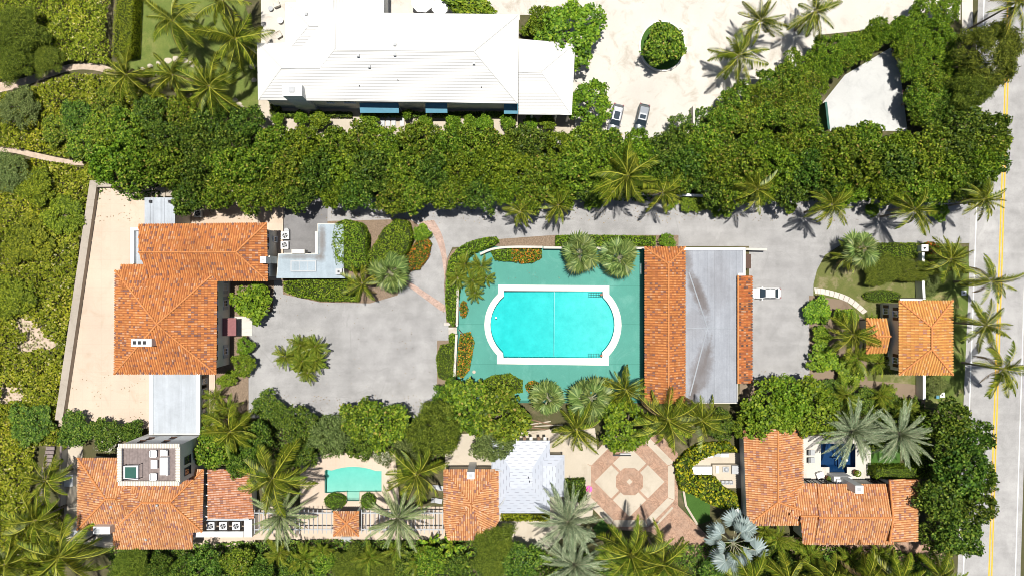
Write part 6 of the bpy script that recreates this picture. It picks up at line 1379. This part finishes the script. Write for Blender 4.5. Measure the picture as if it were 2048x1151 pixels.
T('blossom_shrub', 215, 880, 34, 2.2, 'white flowering shrub above the lower left house', 'blossom', 'shrub', ry=20); T('blossom_shrub', 765, 915, 24, 1.6, 'white flowering shrub above the right end of the small pool', 'blossom', 'shrub', ry=14)
T('blossom_shrub', 262, 862, 30, 1.8, 'green shrub line below the tan terrace', 'dark', 'shrub', ry=14)
# ================================================================== PALMS
def P(kind, x, y, r, h, label, **k): return palm(kind, x, y, r, h, label, {'coco': 'coconut palms', 'date': 'silvery date palms', 'agave': 'pale lance leaved palms', 'fan': 'fan palms', 'pygmy': 'pygmy palms', 'areca': 'areca palms', 'bis': None, 'banana': 'banana plants'}[kind], **k)
for a in (
 (345, 42, 70, 8.5, 'coconut palm in the middle of the upper left lawn'), (445, 2, 62, 9, 'coconut palm at the top edge beside the white house patio'), (470, 78, 72, 8.5, 'coconut palm touching the left side of the white house roof'), (252, 150, 52, 6.5, 'coconut palm at the end of the sand path'), (345, 150, 58, 6.5, 'coconut palm below the stepping stones, middle of three'), (418, 172, 68, 7, 'coconut palm below the lawn nearest the white house'),
 (92, 958, 56, 6.5, 'coconut palm whose crown hangs over the boardwalk, upper one'), (70, 1040, 66, 7.5, 'coconut palm over the lower end of the boardwalk'), (118, 1112, 88, 9, 'largest coconut palm in the lower left corner'), (8, 1128, 66, 7, 'coconut palm cut off by the lower left corner'),
 (1478, 112, 58, 6.5, 'coconut palm right of the round planter tree'), (1522, 40, 56, 7, 'coconut palm at the upper edge of the motor court, left'), (1632, 22, 56, 8, 'coconut palm at the upper edge of the motor court, right'), (2034, 4, 66, 11, 'leaning coconut palm over the road at the top right corner'),
 (1256, 352, 70, 11.5, 'large coconut palm in the tree belt right above the pool'), (1325, 385, 46, 9, 'smaller coconut palm just right of the large one above the pool'), (1515, 378, 46, 10, 'coconut palm in the belt above the white car'), (1664, 410, 50, 9.8, 'coconut palm overhanging the driveway with its shadow to the left'), (1829, 420, 54, 9.6, 'yellow green coconut palm overhanging the driveway near the gate'), (1968, 398, 46, 10, 'coconut palm at the mouth of the driveway'), (1040, 424, 34, 7.5, 'small yellowish palm on the driveway edge above the pool hedge'), (1116, 410, 40, 7.5, 'small palm on the driveway edge left of the large coconut'),
 (1902, 518, 50, 5.5, 'coconut palm in the roadside grass beside the red shrub'), (1984, 562, 54, 9, 'uppermost of three leaning coconut palms over the road'), (1972, 650, 52, 8.5, 'middle of three leaning coconut palms over the road'), (2006, 738, 62, 9.5, 'lowest of three leaning coconut palms over the road'),
 (724, 566, 46, 4.5, 'bright yellow coconut palm in the driveway bed'), (1706, 668, 54, 5, 'coconut palm left of the gatehouse porch'), (1700, 512, 36, 4.5, 'coconut palm leaning over the lawn below the fan palm'),
 (460, 862, 54, 7, 'coconut palm right of the white tower'), (545, 955, 78, 8.5, 'coconut palm overhanging the pinkish lean-to roof'), (832, 948, 68, 7.5, 'coconut palm at the right end of the small pale pool'), (1152, 858, 56, 6, 'coconut palm between the white membrane roof and the plaza'), (1335, 838, 74, 7.5, 'large coconut palm at the top right of the plaza'), (1402, 838, 58, 7, 'coconut palm at the lower end of the grey garage roof'), (1252, 778, 50, 5, 'coconut palm at the lower right corner of the pool deck'),
 (1262, 1108, 80, 11, 'left of two tall coconut palms below the plaza'), (1325, 1128, 80, 11, 'right of two tall coconut palms below the plaza'), (1500, 1165, 66, 8, 'coconut palm at the bottom edge below the silver fan palm'), (1580, 1162, 66, 8.5, 'coconut palm at the bottom edge below the L-shaped house, first'), (1655, 1168, 70, 8.5, 'coconut palm at the bottom edge below the L-shaped house, second'), (1730, 1160, 66, 8.5, 'coconut palm at the bottom edge below the L-shaped house, third'), (1800, 1164, 66, 8.5, 'coconut palm at the bottom edge below the L-shaped house, fourth'), (1880, 1150, 60, 8, 'coconut palm at the bottom right beside the brick path')): P('coco', *a)
for a in ((1706, 862, 76, 6.5, 'silvery date palm overhanging the dark blue pool'), (1800, 868, 74, 6.5, 'silvery date palm right of the one over the blue pool'), (1136, 1042, 78, 7, 'silvery date palm casting its shadow on the white membrane roof'), (1150, 1128, 80, 6.5, 'silvery date palm at the bottom edge below the membrane roof')): P('date', *a)
for a in ((560, 1030, 72, 6, 'pale lance leaved palm left of the tiled pavilion'), (796, 1036, 74, 6, 'pale lance leaved palm right of the tiled pavilion')): P('agave', *a)
for a in ((1160, 506, 42, 3.6, 'fan palm on the upper pool deck, left one'), (1237, 515, 42, 3.6, 'fan palm on the upper pool deck, right one'), (1096, 795, 38, 4, 'fan palm below the pool, left one'), (1182, 796, 48, 4.2, 'fan palm below the pool, right one'), (1722, 498, 40, 5, 'tall fan palm above the gatehouse lawn'), (780, 545, 44, 3.6, 'fan palm in the driveway bed behind the yellow coconut palm'), (1815, 120, 20, 3, 'small fan palm at the top right of the sport court')): P('fan', *a)
P('bis', 1466, 1084, 62, 6, 'large silver blue fan palm below the outdoor kitchen')
for i, (x, y, r, h) in enumerate(((930, 528, 24, 2.6), (962, 532, 26, 2.4), (945, 560, 26, 2.4), (915, 555, 24, 2.6), (972, 555, 20, 2.2), (950, 585, 20, 2.0))): P('pygmy', x, y, r, h, ORD[i]+' pygmy palm of the clump at the left edge of the pool deck')
for i, (x, y, r, h) in enumerate(((570, 712, 28, 2.0), (600, 690, 26, 2.6), (630, 692, 28, 2.6), (605, 722, 30, 2.6), (632, 722, 26, 2.2), (615, 745, 24, 1.8))): P('pygmy', x, y, r, h, ORD[i]+' pygmy palm of the island clump in the courtyard')
T('shrub', 612, 714, 34, 2.0, 'leafy undergrowth at the heart of the island clump in the courtyard', 'shrub', 'shrub', ry=32)
for i, (x, y, r, h) in enumerate(((430, 795, 28, 2), (455, 815, 28, 2.2), (430, 830, 28, 2.2), (480, 835, 28, 2.2), (415, 850, 24, 2), (1715, 715, 34, 1.8), (1755, 725, 30, 1.6), (1740, 640, 16, 1.2), (1555, 1075, 34, 1.8), (1600, 1085, 30, 1.8), (1530, 1060, 26, 1.6), (1690, 790, 34, 2.4), (1760, 790, 30, 2.2), (1810, 815, 28, 2), (560, 1105, 32, 3), (610, 1118, 34, 3), (645, 1100, 26, 2.4), (740, 1115, 32, 3), (790, 1098, 28, 2.6), (835, 1120, 32, 3), (1620, 1110, 34, 2.6), (1700, 1118, 34, 2.6), (1760, 1105, 30, 2.4))): P('areca', x, y, r, h, ORD[i]+' arching green palm clump of the gardens, counted from the left group on')
for i, (x, y, r, h) in enumerate(((905, 1090, 30, 2.2), (880, 1110, 28, 2.2), (925, 1118, 28, 2.0), (860, 1085, 24, 2))): P('banana', x, y, r, h, ORD[i]+' banana plant below the small tiled house')
